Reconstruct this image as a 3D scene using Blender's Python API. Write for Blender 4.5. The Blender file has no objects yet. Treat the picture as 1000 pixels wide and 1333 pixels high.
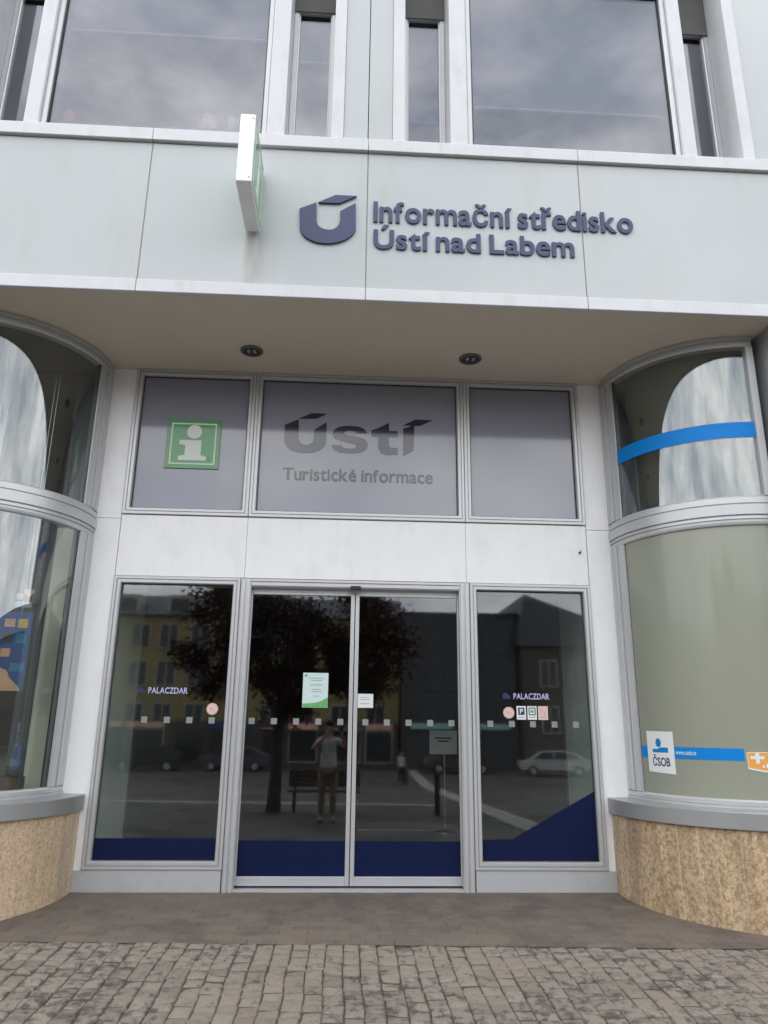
import bpy, bmesh, math, random
from mathutils import Matrix, Vector, noise

random.seed(7)
R = math.radians
SC = bpy.context.scene
COL = SC.collection

# ------------------------------------------------------------------ camera, sky, sun, exposure
cam_d = bpy.data.cameras.new("camera")
cam = bpy.data.objects.new("camera", cam_d); COL.objects.link(cam)
cam_d.sensor_fit = 'VERTICAL'; cam_d.sensor_height = 36.0
cam_d.lens = 960.06 / 1333.0 * 36.0
cam_d.clip_start = 0.02; cam_d.clip_end = 2000
rt = Vector((0.99840876, -0.0552297, 0.01138542)); up = Vector((-0.02624994, -0.27649403, 0.96065706)); fw = Vector((0.0499088, 0.95942729, 0.27750384))
M4 = Matrix((rt, up, -fw)).transposed().to_4x4(); M4.translation = Vector((0, -6.9, 1.3605))
cam.matrix_world = M4
SC.camera = cam

SUN_EL, SUN_AZ = R(50), R(252)          # azimuth measured clockwise from +Y
world = bpy.data.worlds.new("World"); SC.world = world; world.use_nodes = True
def build_world():
    nt = world.node_tree; nt.nodes.clear()
    N = nt.nodes.new; L = nt.links.new
    out = N('ShaderNodeOutputWorld'); bg = N('ShaderNodeBackground'); bg.inputs['Strength'].default_value = 0.1
    sky = N('ShaderNodeTexSky'); sky.sky_type = 'NISHITA'; sky.sun_disc = False
    sky.sun_elevation = SUN_EL; sky.sun_rotation = SUN_AZ; sky.dust_density = 2.0
    tc = N('ShaderNodeTexCoord')
    mp = N('ShaderNodeMapping'); mp.inputs['Scale'].default_value = (1.0, 1.0, 1.9); mp.inputs['Location'].default_value = (2.3, 0.4, 0.1)
    n1 = N('ShaderNodeTexNoise'); n1.inputs['Scale'].default_value = 2.1; n1.inputs['Detail'].default_value = 9; n1.inputs['Roughness'].default_value = 0.58; n1.inputs['Distortion'].default_value = 0.25
    cov = N('ShaderNodeMapRange'); cov.inputs['From Min'].default_value = 0.26; cov.inputs['From Max'].default_value = 0.40; cov.inputs['To Min'].default_value = 0.15
    n2 = N('ShaderNodeTexNoise'); n2.inputs['Scale'].default_value = 3.4; n2.inputs['Detail'].default_value = 8; n2.inputs['Roughness'].default_value = 0.6
    mp2 = N('ShaderNodeMapping'); mp2.inputs['Scale'].default_value = (1.0, 1.0, 2.4); mp2.inputs['Location'].default_value = (5.1, 1.7, 3.0)
    ramp = N('ShaderNodeValToRGB')
    e = ramp.color_ramp.elements
    e[0].position = 0.36; e[0].color = (12.0, 13.5, 15.0, 1)
    e[1].position = 0.63; e[1].color = (28, 28.2, 28.2, 1)
    mid = ramp.color_ramp.elements.new(0.5); mid.color = (19.5, 20.0, 20.8, 1)
    mix = N('ShaderNodeMix'); mix.data_type = 'RGBA'
    L(tc.outputs['Generated'], mp.inputs[0]); L(mp.outputs[0], n1.inputs['Vector'])
    L(tc.outputs['Generated'], mp2.inputs[0]); L(mp2.outputs[0], n2.inputs['Vector'])
    L(n1.outputs['Fac'], cov.inputs['Value']); L(n2.outputs['Fac'], ramp.inputs[0])
    L(cov.outputs[0], mix.inputs['Factor']); L(sky.outputs[0], mix.inputs['A']); L(ramp.outputs[0], mix.inputs['B'])
    L(mix.outputs['Result'], bg.inputs['Color']); L(bg.outputs[0], out.inputs['Surface'])
build_world()

sun_d = bpy.data.lights.new("sun", 'SUN'); sun_d.energy = 0.8; sun_d.angle = R(34); sun_d.color = (1.0, 0.965, 0.92)
sun = bpy.data.objects.new("sun", sun_d); COL.objects.link(sun)
sd = Vector((math.sin(SUN_AZ) * math.cos(SUN_EL), math.cos(SUN_AZ) * math.cos(SUN_EL), math.sin(SUN_EL)))
sun.rotation_euler = sd.to_track_quat('Z', 'Y').to_euler(); sun.location = (-10, -20, 30)

SC.view_settings.view_transform = 'Standard'; SC.view_settings.look = 'None'
SC.view_settings.exposure = 0.12; SC.view_settings.gamma = 1.0
SC.view_settings.use_curve_mapping = False
SC.render.engine = 'CYCLES'
SC.cycles.max_bounces = 10; SC.cycles.transparent_max_bounces = 24; SC.cycles.diffuse_bounces = 5; SC.cycles.glossy_bounces = 5
SC.cycles.use_denoising = True
SC.cycles.sample_clamp_indirect = 8.0

# ------------------------------------------------------------------ materials
MATS = {}
def principled(nt, **kw):
    b = nt.nodes.new('ShaderNodeBsdfPrincipled')
    for k, v in kw.items(): b.inputs[k].default_value = v
    return b

def mat(name, col, rough=0.5, metal=0.0, coat=0.0, coat_rough=0.05, var=0.06, scale=6.0, bump=0.0, bump_scale=60.0,
        coat_ior=1.5, spec=0.5, stretch=(1, 1, 1), rand=0.0, dirt=0.0, dirt_col=(0.25, 0.23, 0.2), dirt_scale=2.0, dstretch=(1, 1, 1)):
    m = bpy.data.materials.new(name); m.use_nodes = True; nt = m.node_tree; nt.nodes.clear()
    N = nt.nodes.new; L = nt.links.new
    out = N('ShaderNodeOutputMaterial')
    b = principled(nt, **{'Roughness': rough, 'Metallic': metal, 'Coat Weight': coat, 'Coat Roughness': coat_rough, 'Coat IOR': coat_ior, 'Specular IOR Level': spec})
    L(b.outputs[0], out.inputs[0])
    geo = N('ShaderNodeNewGeometry')
    mp = N('ShaderNodeMapping'); mp.inputs['Scale'].default_value = stretch; L(geo.outputs['Position'], mp.inputs[0])
    nz = N('ShaderNodeTexNoise'); nz.inputs['Scale'].default_value = scale; nz.inputs['Detail'].default_value = 6; nz.inputs['Roughness'].default_value = 0.6
    L(mp.outputs[0], nz.inputs['Vector'])
    mr = N('ShaderNodeMapRange'); mr.inputs['From Min'].default_value = 0.25; mr.inputs['From Max'].default_value = 0.75
    mr.inputs['To Min'].default_value = 1 - var; mr.inputs['To Max'].default_value = 1 + var; L(nz.outputs['Fac'], mr.inputs['Value'])
    val = mr.outputs[0]
    if rand:
        oi = N('ShaderNodeObjectInfo'); r2 = N('ShaderNodeMapRange'); r2.inputs['To Min'].default_value = 1 - rand; r2.inputs['To Max'].default_value = 1 + rand
        L(oi.outputs['Random'], r2.inputs['Value']); mm = N('ShaderNodeMath'); mm.operation = 'MULTIPLY'; L(val, mm.inputs[0]); L(r2.outputs[0], mm.inputs[1]); val = mm.outputs[0]
    sc = N('ShaderNodeVectorMath'); sc.operation = 'SCALE'; sc.inputs[0].default_value = col[:3]; L(val, sc.inputs['Scale'])
    cout = sc.outputs[0]
    if dirt:
        d = N('ShaderNodeTexNoise'); d.inputs['Scale'].default_value = dirt_scale; d.inputs['Detail'].default_value = 8; d.inputs['Roughness'].default_value = 0.7
        dm = N('ShaderNodeMapping'); dm.inputs['Scale'].default_value = dstretch; L(geo.outputs['Position'], dm.inputs[0]); L(dm.outputs[0], d.inputs['Vector'])
        dr = N('ShaderNodeMapRange'); dr.inputs['From Min'].default_value = 0.5; dr.inputs['From Max'].default_value = 0.72; dr.inputs['To Max'].default_value = dirt
        L(d.outputs['Fac'], dr.inputs['Value'])
        mx = N('ShaderNodeMix'); mx.data_type = 'RGBA'; mx.inputs['B'].default_value = (*dirt_col, 1)
        L(dr.outputs[0], mx.inputs['Factor']); L(cout, mx.inputs['A']); cout = mx.outputs['Result']
    L(cout, b.inputs['Base Color'])
    if bump:
        n3 = N('ShaderNodeTexNoise'); n3.inputs['Scale'].default_value = bump_scale; n3.inputs['Detail'].default_value = 5; L(geo.outputs['Position'], n3.inputs['Vector'])
        bp = N('ShaderNodeBump'); bp.inputs['Strength'].default_value = bump; bp.inputs['Distance'].default_value = 0.004
        L(n3.outputs['Fac'], bp.inputs['Height']); L(bp.outputs[0], b.inputs['Normal'])
    MATS[name] = m
    return m

def glass_mat(name, f0, tint=(0.92, 0.95, 0.94), rough=0.0, wav=0.0, gcol=(0.97, 0.98, 1.0)):
    """thin architectural glass: Schlick reflection over clear transmission, the same from both sides"""
    m = bpy.data.materials.new(name); m.use_nodes = True; nt = m.node_tree; nt.nodes.clear()
    N = nt.nodes.new; L = nt.links.new
    out = N('ShaderNodeOutputMaterial'); mixs = N('ShaderNodeMixShader')
    tr = N('ShaderNodeBsdfTransparent'); tr.inputs[0].default_value = (*tint, 1)
    gl = N('ShaderNodeBsdfGlossy'); gl.inputs['Roughness'].default_value = rough; gl.inputs['Color'].default_value = (*gcol, 1)
    lw = N('ShaderNodeLayerWeight'); lw.inputs['Blend'].default_value = 0.5
    p = N('ShaderNodeMath'); p.operation = 'POWER'; p.inputs[1].default_value = 5; L(lw.outputs['Facing'], p.inputs[0])
    s = N('ShaderNodeMath'); s.operation = 'MULTIPLY_ADD'; s.inputs[1].default_value = 1 - f0; s.inputs[2].default_value = f0; L(p.outputs[0], s.inputs[0])
    if wav:
        geo = N('ShaderNodeNewGeometry'); nz = N('ShaderNodeTexNoise'); nz.inputs['Scale'].default_value = 1.6; nz.inputs['Detail'].default_value = 1
        L(geo.outputs['Position'], nz.inputs['Vector'])
        bp = N('ShaderNodeBump'); bp.inputs['Strength'].default_value = 1.0; bp.inputs['Distance'].default_value = wav
        L(nz.outputs['Fac'], bp.inputs['Height']); L(bp.outputs[0], gl.inputs['Normal'])
    L(s.outputs[0], mixs.inputs[0]); L(tr.outputs[0], mixs.inputs[1]); L(gl.outputs[0], mixs.inputs[2]); L(mixs.outputs[0], out.inputs[0])
    MATS[name] = m
    return m

def granite_mat(name, light, mid, dark, seed=0.0):
    """golden granite: vertical bands of tone, worm-like dark grain, pale flecks"""
    m = bpy.data.materials.new(name); m.use_nodes = True; nt = m.node_tree; nt.nodes.clear()
    N = nt.nodes.new; L = nt.links.new
    out = N('ShaderNodeOutputMaterial'); b = principled(nt, **{'Roughness': 0.4}); L(b.outputs[0], out.inputs[0])
    geo = N('ShaderNodeNewGeometry')
    def nz(scale, zs, det, ro, dist, off):
        mp = N('ShaderNodeMapping'); mp.inputs['Scale'].default_value = (1, 1, zs); mp.inputs['Location'].default_value = (seed + off, seed - off, off); L(geo.outputs['Position'], mp.inputs[0])
        n = N('ShaderNodeTexNoise'); n.inputs['Scale'].default_value = scale; n.inputs['Detail'].default_value = det; n.inputs['Roughness'].default_value = ro; n.inputs['Distortion'].default_value = dist; L(mp.outputs[0], n.inputs['Vector']); return n.outputs['Fac']
    def rng(v, a, c, lo, hi):
        r = N('ShaderNodeMapRange'); r.inputs['From Min'].default_value = a; r.inputs['From Max'].default_value = c; r.inputs['To Min'].default_value = lo; r.inputs['To Max'].default_value = hi; L(v, r.inputs['Value']); return r.outputs[0]
    def mixc(f, a, c):
        x = N('ShaderNodeMix'); x.data_type = 'RGBA'; L(f, x.inputs['Factor'])
        for sck, v in (('A', a), ('B', c)):
            if isinstance(v, tuple): x.inputs[sck].default_value = (*v, 1)
            else: L(v, x.inputs[sck])
        return x.outputs['Result']
    band = nz(8, 0.25, 4, 0.6, 0.0, 0.0); grain = nz(34, 0.9, 5, 0.7, 0.5, 3.0); fine = nz(95, 1.0, 4, 0.65, 0.3, 7.0); grey = nz(7, 0.12, 3, 0.6, 0.0, 17.0); streak = nz(26, 0.03, 3, 0.5, 0.0, 11.0)
    c = mixc(rng(band, 0.30, 0.64, 0.1, 1), mid, light)
    c = mixc(rng(grey, 0.5, 0.66, 0, 0.7), c, tuple(0.45 * v + 0.16 for v in mid))
    c = mixc(rng(grain, 0.44, 0.62, 0, 0.78), c, dark)
    c = mixc(rng(fine, 0.52, 0.66, 0, 0.6), c, tuple(v * 0.55 for v in dark))
    c = mixc(rng(streak, 0.62, 0.70, 0, 0.4), c, tuple(min(1, v * 1.25) for v in light))
    oi = N('ShaderNodeObjectInfo'); hs = N('ShaderNodeHueSaturation'); L(rng(oi.outputs['Random'], 0, 1, 0.90, 1.09), hs.inputs['Value']); L(c, hs.inputs['Color'])
    L(hs.outputs[0], b.inputs['Base Color'])
    bp = N('ShaderNodeBump'); bp.inputs['Strength'].default_value = 0.3; bp.inputs['Distance'].default_value = 0.003; L(grain, bp.inputs['Height']); L(bp.outputs[0], b.inputs['Normal'])
    MATS[name] = m

def stone_mat(name, a, b_, stain, stain_amt, sc_fine=70.0, stain_scale=7.0, rough=0.75, bump=0.5):
    m = bpy.data.materials.new(name); m.use_nodes = True; nt = m.node_tree; nt.nodes.clear()
    N = nt.nodes.new; L = nt.links.new
    out = N('ShaderNodeOutputMaterial'); b = principled(nt, **{'Roughness': rough}); L(b.outputs[0], out.inputs[0])
    geo = N('ShaderNodeNewGeometry'); oi = N('ShaderNodeObjectInfo')
    n1 = N('ShaderNodeTexNoise'); n1.inputs['Scale'].default_value = sc_fine; n1.inputs['Detail'].default_value = 6; n1.inputs['Roughness'].default_value = 0.7; L(geo.outputs['Position'], n1.inputs['Vector'])
    ad = N('ShaderNodeMath'); ad.operation = 'MULTIPLY_ADD'; ad.inputs[1].default_value = 0.55; L(oi.outputs['Random'], ad.inputs[0])
    ms = N('ShaderNodeMath'); ms.operation = 'MULTIPLY_ADD'; ms.inputs[1].default_value = 0.9; ms.inputs[2].default_value = -0.22; L(n1.outputs['Fac'], ms.inputs[0]); L(ms.outputs[0], ad.inputs[2])
    mx = N('ShaderNodeMix'); mx.data_type = 'RGBA'; mx.inputs['A'].default_value = (*a, 1); mx.inputs['B'].default_value = (*b_, 1); L(ad.outputs[0], mx.inputs['Factor'])
    n2 = N('ShaderNodeTexNoise'); n2.inputs['Scale'].default_value = stain_scale; n2.inputs['Detail'].default_value = 7; n2.inputs['Roughness'].default_value = 0.68; L(geo.outputs['Position'], n2.inputs['Vector'])
    n4 = N('ShaderNodeTexNoise'); n4.inputs['Scale'].default_value = 0.9; n4.inputs['Detail'].default_value = 3; L(geo.outputs['Position'], n4.inputs['Vector'])
    sm = N('ShaderNodeMath'); sm.operation = 'MULTIPLY_ADD'; sm.inputs[1].default_value = 0.5; L(n4.outputs['Fac'], sm.inputs[0])
    s0 = N('ShaderNodeMath'); s0.operation = 'SUBTRACT'; s0.inputs[1].default_value = 0.25; L(n2.outputs['Fac'], s0.inputs[0]); L(s0.outputs[0], sm.inputs[2])
    r2 = N('ShaderNodeMapRange'); r2.inputs['From Min'].default_value = 0.5; r2.inputs['From Max'].default_value = 0.62; r2.inputs['To Max'].default_value = stain_amt; L(sm.outputs[0], r2.inputs['Value'])
    m2 = N('ShaderNodeMix'); m2.data_type = 'RGBA'; m2.inputs['B'].default_value = (*stain, 1); L(r2.outputs[0], m2.inputs['Factor']); L(mx.outputs['Result'], m2.inputs['A'])
    L(m2.outputs['Result'], b.inputs['Base Color'])
    bp = N('ShaderNodeBump'); bp.inputs['Strength'].default_value = bump; bp.inputs['Distance'].default_value = 0.012; L(n1.outputs['Fac'], bp.inputs['Height']); L(bp.outputs[0], b.inputs['Normal'])
    MATS[name] = m

mat('panel_glass', (0.455, 0.482, 0.492), 0.32, coat=0.5, coat_rough=0.08, var=0.05, scale=1.2, dirt=0.35, dirt_col=(0.40, 0.40, 0.34), dirt_scale=2.2, stretch=(1, 1, 0.4), dstretch=(1.6, 1, 0.22))
def stain_panel():
    m = MATS['panel_glass']; nt = m.node_tree; N = nt.nodes.new; L = nt.links.new
    b = next(n for n in nt.nodes if n.type == 'BSDF_PRINCIPLED'); src = b.inputs['Base Color'].links[0].from_socket
    geo = N('ShaderNodeNewGeometry'); sp = N('ShaderNodeSeparateXYZ'); L(geo.outputs['Position'], sp.inputs[0])
    nz = N('ShaderNodeTexNoise'); nz.inputs['Scale'].default_value = 14; nz.inputs['Detail'].default_value = 4
    mp = N('ShaderNodeMapping'); mp.inputs['Scale'].default_value = (1, 1, 0.08); L(geo.outputs['Position'], mp.inputs[0]); L(mp.outputs[0], nz.inputs['Vector'])
    def rng(v, a, c, lo, hi):
        r = N('ShaderNodeMapRange'); r.interpolation_type = 'SMOOTHSTEP'; r.inputs['From Min'].default_value = a; r.inputs['From Max'].default_value = c; r.inputs['To Min'].default_value = lo; r.inputs['To Max'].default_value = hi; L(v, r.inputs['Value']); return r.outputs[0]
    def mul(p, q):
        k = N('ShaderNodeMath'); k.operation = 'MULTIPLY'; L(p, k.inputs[0]); L(q, k.inputs[1]); return k.outputs[0]
    f = mul(mul(rng(sp.outputs['X'], -0.97, -0.90, 0, 1), rng(sp.outputs['X'], -0.82, -0.74, 1, 0)), mul(rng(sp.outputs['Z'], 5.38, 5.52, 1, 0), rng(nz.outputs['Fac'], 0.35, 0.65, 0.15, 0.6)))
    x = N('ShaderNodeMix'); x.data_type = 'RGBA'; x.inputs['B'].default_value = (0.30, 0.27, 0.21, 1); L(f, x.inputs['Factor']); L(src, x.inputs['A']); L(x.outputs['Result'], b.inputs['Base Color'])
stain_panel()
mat('white_metal', (0.89, 0.89, 0.90), 0.38, var=0.035, scale=2.5, dirt=0.22, dirt_col=(0.5, 0.48, 0.45), dirt_scale=3.2, dstretch=(1.3, 1, 0.5))
mat('white_trim', (0.635, 0.64, 0.665), 0.4, var=0.05, scale=3, dirt=0.4, dirt_col=(0.45, 0.42, 0.37), dirt_scale=3.5, dstretch=(1.6, 1, 0.6))
mat('silver', (0.56, 0.565, 0.575), 0.36, metal=0.35, var=0.04, scale=4)
mat('silver_sill', (0.40, 0.405, 0.41), 0.38, metal=0.5, var=0.05, scale=3)
mat('gasket', (0.03, 0.03, 0.032), 0.6)
mat('joint', (0.34, 0.34, 0.30), 0.8)
mat('soffit', (0.67, 0.60, 0.49), 0.8, var=0.03, scale=1.5, bump=0.1, bump_scale=160)
mat('plinth', (0.50, 0.51, 0.53), 0.42, metal=0.2, var=0.05, scale=3, dirt=0.25, dirt_scale=4)
mat('film_grey', (0.245, 0.252, 0.308), 0.6, spec=0.0, coat=1.0, coat_rough=0.085, coat_ior=1.72, var=0.02, scale=2)
mat('film_letter', (0.008, 0.009, 0.03), 0.6, spec=0.0, coat=1.0, coat_rough=0.085, coat_ior=1.72, var=0.0)
mat('film_letter_grey', (0.008, 0.008, 0.014), 0.6, spec=0.0, coat=1.0, coat_rough=0.085, coat_ior=1.72, var=0.0)
mat('film_navy', (0.005, 0.011, 0.052), 0.5, spec=0.15, var=0.02)
mat('film_frost', (0.285, 0.297, 0.232), 0.5, coat=0.6, coat_rough=0.12, var=0.04, scale=0.9)
mat('film_blue', (0.0, 0.22, 0.66), 0.5, spec=0.25, var=0.02)
mat('letter_navy', (0.040, 0.049, 0.125), 0.45, var=0.03)
mat('sign_green', (0.055, 0.28, 0.085), 0.3, coat=0.6, var=0.05)
mat('sign_green_pale', (0.22, 0.38, 0.24), 0.3, coat=0.6, var=0.05)
mat('white_print', (0.72, 0.75, 0.72), 0.4, var=0.02)
mat('lavender_print', (0.50, 0.50, 0.80), 0.5, var=0.0)
mat('navy_print', (0.02, 0.025, 0.10), 0.5, var=0.0)
mat('blue_print', (0.0, 0.20, 0.55), 0.5, var=0.0)
mat('grey_print', (0.30, 0.32, 0.36), 0.5, var=0.0)
mat('black_print', (0.03, 0.03, 0.035), 0.5, var=0.0)
mat('pink_print', (0.72, 0.42, 0.36), 0.5, var=0.05)
mat('pink_pale', (0.75, 0.58, 0.54), 0.5, var=0.05)
mat('orange_print', (0.80, 0.36, 0.08), 0.5, var=0.08, scale=30)
mat('marker', (0.26, 0.275, 0.27), 0.6, var=0.05)
mat('paper', (0.76, 0.78, 0.78), 0.6, var=0.02)
mat('paper_mint', (0.62, 0.76, 0.74), 0.6, var=0.04, scale=12)
mat('paper_green', (0.14, 0.42, 0.14), 0.6, var=0.15, scale=30)
mat('poster_blue', (0.02, 0.085, 0.30), 0.5, var=0.25, scale=8)
mat('poster_sky', (0.03, 0.24, 0.42), 0.5, var=0.2, scale=8)
mat('poster_sand', (0.75, 0.42, 0.26), 0.5, var=0.2, scale=14)
mat('poster_yellow', (0.72, 0.5, 0.06), 0.5, var=0.15, scale=20)
mat('poster_dark', (0.05, 0.07, 0.04), 0.5, var=0.3, scale=20)
mat('cream', (0.86, 0.85, 0.68), 0.7, var=0.05, scale=4, stretch=(1, 1, 0.1))
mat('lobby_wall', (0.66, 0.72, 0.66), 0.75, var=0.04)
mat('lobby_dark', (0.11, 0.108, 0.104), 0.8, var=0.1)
mat('lobby_floor', (0.20, 0.195, 0.19), 0.45, var=0.15, scale=3)
mat('room_grey', (0.16, 0.16, 0.17), 0.8)
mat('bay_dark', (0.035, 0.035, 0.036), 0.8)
mat('blind', (0.30, 0.31, 0.33), 0.8, var=0.03)
mat('blind_olive', (0.085, 0.088, 0.075), 0.8, var=0.1, scale=3, stretch=(4, 4, 0.2))
mat('hem', (0.62, 0.64, 0.66), 0.5)
mat('chrome', (0.6, 0.6, 0.6), 0.25, metal=1.0)
mat('lamp_ring', (0.16, 0.14, 0.12), 0.4, metal=0.5)
mat('lamp_well', (0.04, 0.035, 0.03), 0.5)
mat('toy_orange', (0.85, 0.30, 0.12), 0.6); mat('toy_sand', (0.80, 0.55, 0.32), 0.6); mat('toy_teal', (0.45, 0.75, 0.80), 0.6)
granite_mat('granite_gold', (0.66, 0.50, 0.32), (0.42, 0.285, 0.165), (0.21, 0.14, 0.085), 0.0)
granite_mat('granite_pale', (0.74, 0.59, 0.42), (0.58, 0.43, 0.28), (0.40, 0.275, 0.165), 4.0)
stone_mat('cobble', (0.168, 0.138, 0.113), (0.272, 0.230, 0.192), (0.05, 0.044, 0.046), 0.8, sc_fine=55, stain_scale=15, bump=0.8)
stone_mat('paver', (0.115, 0.092, 0.074), (0.17, 0.137, 0.11), (0.085, 0.071, 0.066), 0.7, stain_scale=2.6, bump=0.3)
stone_mat('bed', (0.05, 0.04, 0.032), (0.085, 0.07, 0.055), (0.03, 0.026, 0.024), 0.6)
stone_mat('square_paving', (0.05, 0.045, 0.042), (0.12, 0.11, 0.10), (0.025, 0.023, 0.022), 0.85, sc_fine=7, stain_scale=0.9)
stone_mat('pale_paving', (0.34, 0.33, 0.31), (0.44, 0.43, 0.40), (0.2, 0.19, 0.18), 0.4, sc_fine=12, stain_scale=1.2)
glass_mat('glass_door', 0.080, (0.88, 0.91, 0.90), rough=0.027)
glass_mat('glass_bay', 0.12, (0.90, 0.93, 0.91))
glass_mat('glass_upper', 0.135, (0.62, 0.63, 0.67), gcol=(0.96, 0.955, 1.0))
glass_mat('glass_far', 0.06, (0.5, 0.5, 0.5))
# the square behind the camera
mat('house_yellow', (0.26, 0.215, 0.10), 0.85, var=0.08, scale=1)
mat('house_trim', (0.34, 0.32, 0.27), 0.8)
mat('house_grey', (0.06, 0.063, 0.072), 0.7, var=0.1, scale=1)
mat('house_brown', (0.085, 0.072, 0.06), 0.8, var=0.1, scale=1)
mat('slate', (0.07, 0.07, 0.085), 0.6, var=0.15, scale=3)
mat('window_dark', (0.03, 0.032, 0.035), 0.2)
mat('bark', (0.055, 0.040, 0.030), 0.9, var=0.3, scale=12, bump=0.6, bump_scale=40)
mat('leaf_plum', (0.050, 0.020, 0.018), 0.6, var=0.4, scale=3)
mat('leaf_brown', (0.085, 0.032, 0.018), 0.6, var=0.4, scale=3)
mat('bench_wood', (0.06, 0.035, 0.025), 0.6, var=0.2, scale=8)
mat('iron', (0.02, 0.02, 0.022), 0.5)
mat('skin', (0.45, 0.26, 0.18), 0.55); mat('hair', (0.04, 0.028, 0.02), 0.7)
mat('shirt_white', (0.55, 0.55, 0.56), 0.85); mat('shirt_grey', (0.12, 0.13, 0.13), 0.85); mat('khaki', (0.22, 0.165, 0.11), 0.85); mat('trouser_black', (0.015, 0.015, 0.018), 0.85)
mat('shoe', (0.03, 0.03, 0.03), 0.6); mat('phone', (0.02, 0.02, 0.022), 0.3)
mat('car_white', (0.45, 0.45, 0.46), 0.25, coat=1.0); mat('tyre', (0.015, 0.015, 0.015), 0.8); mat('shop_sign', (0.35, 0.62, 0.55), 0.5)

# ------------------------------------------------------------------ helpers
class MB:
    def __init__(s): s.v = []; s.f = []
    def box(s, x0, x1, y0, y1, z0, z1):
        n = len(s.v)
        s.v += [(x0, y0, z0), (x1, y0, z0), (x1, y1, z0), (x0, y1, z0), (x0, y0, z1), (x1, y0, z1), (x1, y1, z1), (x0, y1, z1)]
        s.f += [tuple(n + i for i in q) for q in ((3, 2, 1, 0), (4, 5, 6, 7), (0, 1, 5, 4), (1, 2, 6, 5), (2, 3, 7, 6), (3, 0, 4, 7))]
        return s
    def quad(s, a, b, c, d):
        n = len(s.v); s.v += [a, b, c, d]; s.f.append((n, n + 1, n + 2, n + 3)); return s
    def prism_xz(s, poly, y0, y1):
        """polygon in (x,z), counter-clockwise seen from -Y, extruded y0 (front) .. y1 (back)"""
        n = len(s.v); k = len(poly)
        s.v += [(x, y0, z) for x, z in poly] + [(x, y1, z) for x, z in poly]
        s.f.append(tuple(n + i for i in range(k))); s.f.append(tuple(n + k + i for i in reversed(range(k))))
        for i in range(k):
            j = (i + 1) % k; s.f.append((n + j, n + i, n + k + i, n + k + j))
        return s
    def ring(s, x0, x1, z0, z1, prof, closed=True):
        """mitred rectangular frame: prof = [(inset, y)...] swept round the rectangle, closed profile"""
        n = len(s.v); k = len(prof)
        for (sx, sz) in ((0, 0), (1, 0), (1, 1), (0, 1)):
            for (i, y) in prof:
                s.v.append(((x1 - i) if sx else (x0 + i), y, (z1 - i) if sz else (z0 + i)))
        for c in range(4):
            d = (c + 1) % 4
            for a in range(k if closed else k - 1):
                b = (a + 1) % k
                s.f.append((n + c * k + a, n + d * k + a, n + d * k + b, n + c * k + b))
        return s
    def arc(s, cx, cy, prof, a0, a1, seg):
        """closed (r,z) profile swept about a vertical axis from a0 to a1 (radians)"""
        n = len(s.v); k = len(prof)
        for i in range(seg + 1):
            a = a0 + (a1 - a0) * i / seg; c, d = math.cos(a), math.sin(a)
            s.v += [(cx + r * c, cy + r * d, z) for r, z in prof]
        for i in range(seg):
            for p in range(k):
                q = (p + 1) % k
                s.f.append((n + i * k + p, n + i * k + q, n + (i + 1) * k + q, n + (i + 1) * k + p))
        s.f.append(tuple(n + p for p in range(k))); s.f.append(tuple(n + seg * k + p for p in reversed(range(k))))
        return s
    def tube(s, pts, rad, seg=8):
        n = len(s.v); P = [Vector(p) for p in pts]
        for i, p in enumerate(P):
            t = (P[min(i + 1, len(P) - 1)] - P[max(i - 1, 0)]).normalized()
            u = t.orthogonal().normalized() if i == 0 else (u - t * u.dot(t)).normalized()
            w = t.cross(u); r = rad[i] if isinstance(rad, (list, tuple)) else rad
            s.v += [tuple(p + (u * math.cos(2 * math.pi * j / seg) + w * math.sin(2 * math.pi * j / seg)) * r) for j in range(seg)]
        for i in range(len(P) - 1):
            for j in range(seg):
                k = (j + 1) % seg; s.f.append((n + i * seg + j, n + i * seg + k, n + (i + 1) * seg + k, n + (i + 1) * seg + j))
        s.f.append(tuple(n + j for j in reversed(range(seg)))); s.f.append(tuple(n + (len(P) - 1) * seg + j for j in range(seg)))
        return s
    def lathe(s, x, y, prof, seg=24):
        n = len(s.v); k = len(prof)
        for j in range(seg):
            a = 2 * math.pi * j / seg
            s.v += [(x + r * math.cos(a), y + r * math.sin(a), z) for r, z in prof]
        for j in range(seg):
            m = (j + 1) % seg
            for p in range(k - 1): s.f.append((n + j * k + p, n + m * k + p, n + m * k + p + 1, n + j * k + p + 1))
        s.f.append(tuple(n + j * k for j in reversed(range(seg)))); s.f.append(tuple(n + j * k + k - 1 for j in range(seg)))
        return s
    def disc_y(s, x, z, r, y0, y1, seg=20):
        return s.prism_xz([(x + r * math.cos(2 * math.pi * j / seg), z + r * math.sin(2 * math.pi * j / seg)) for j in range(seg)], y0, y1)
    def mesh(s, name):
        me = bpy.data.meshes.new(name); me.from_pydata(s.v, [], s.f); me.update()
        bm = bmesh.new(); bm.from_mesh(me); bmesh.ops.recalc_face_normals(bm, faces=bm.faces); bm.to_mesh(me); bm.free()
        return me
    def build(s, name, m, parent=None, bevel=0.0, smooth=False):
        return link(name, s.mesh(name), m, parent, bevel, smooth)

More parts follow.
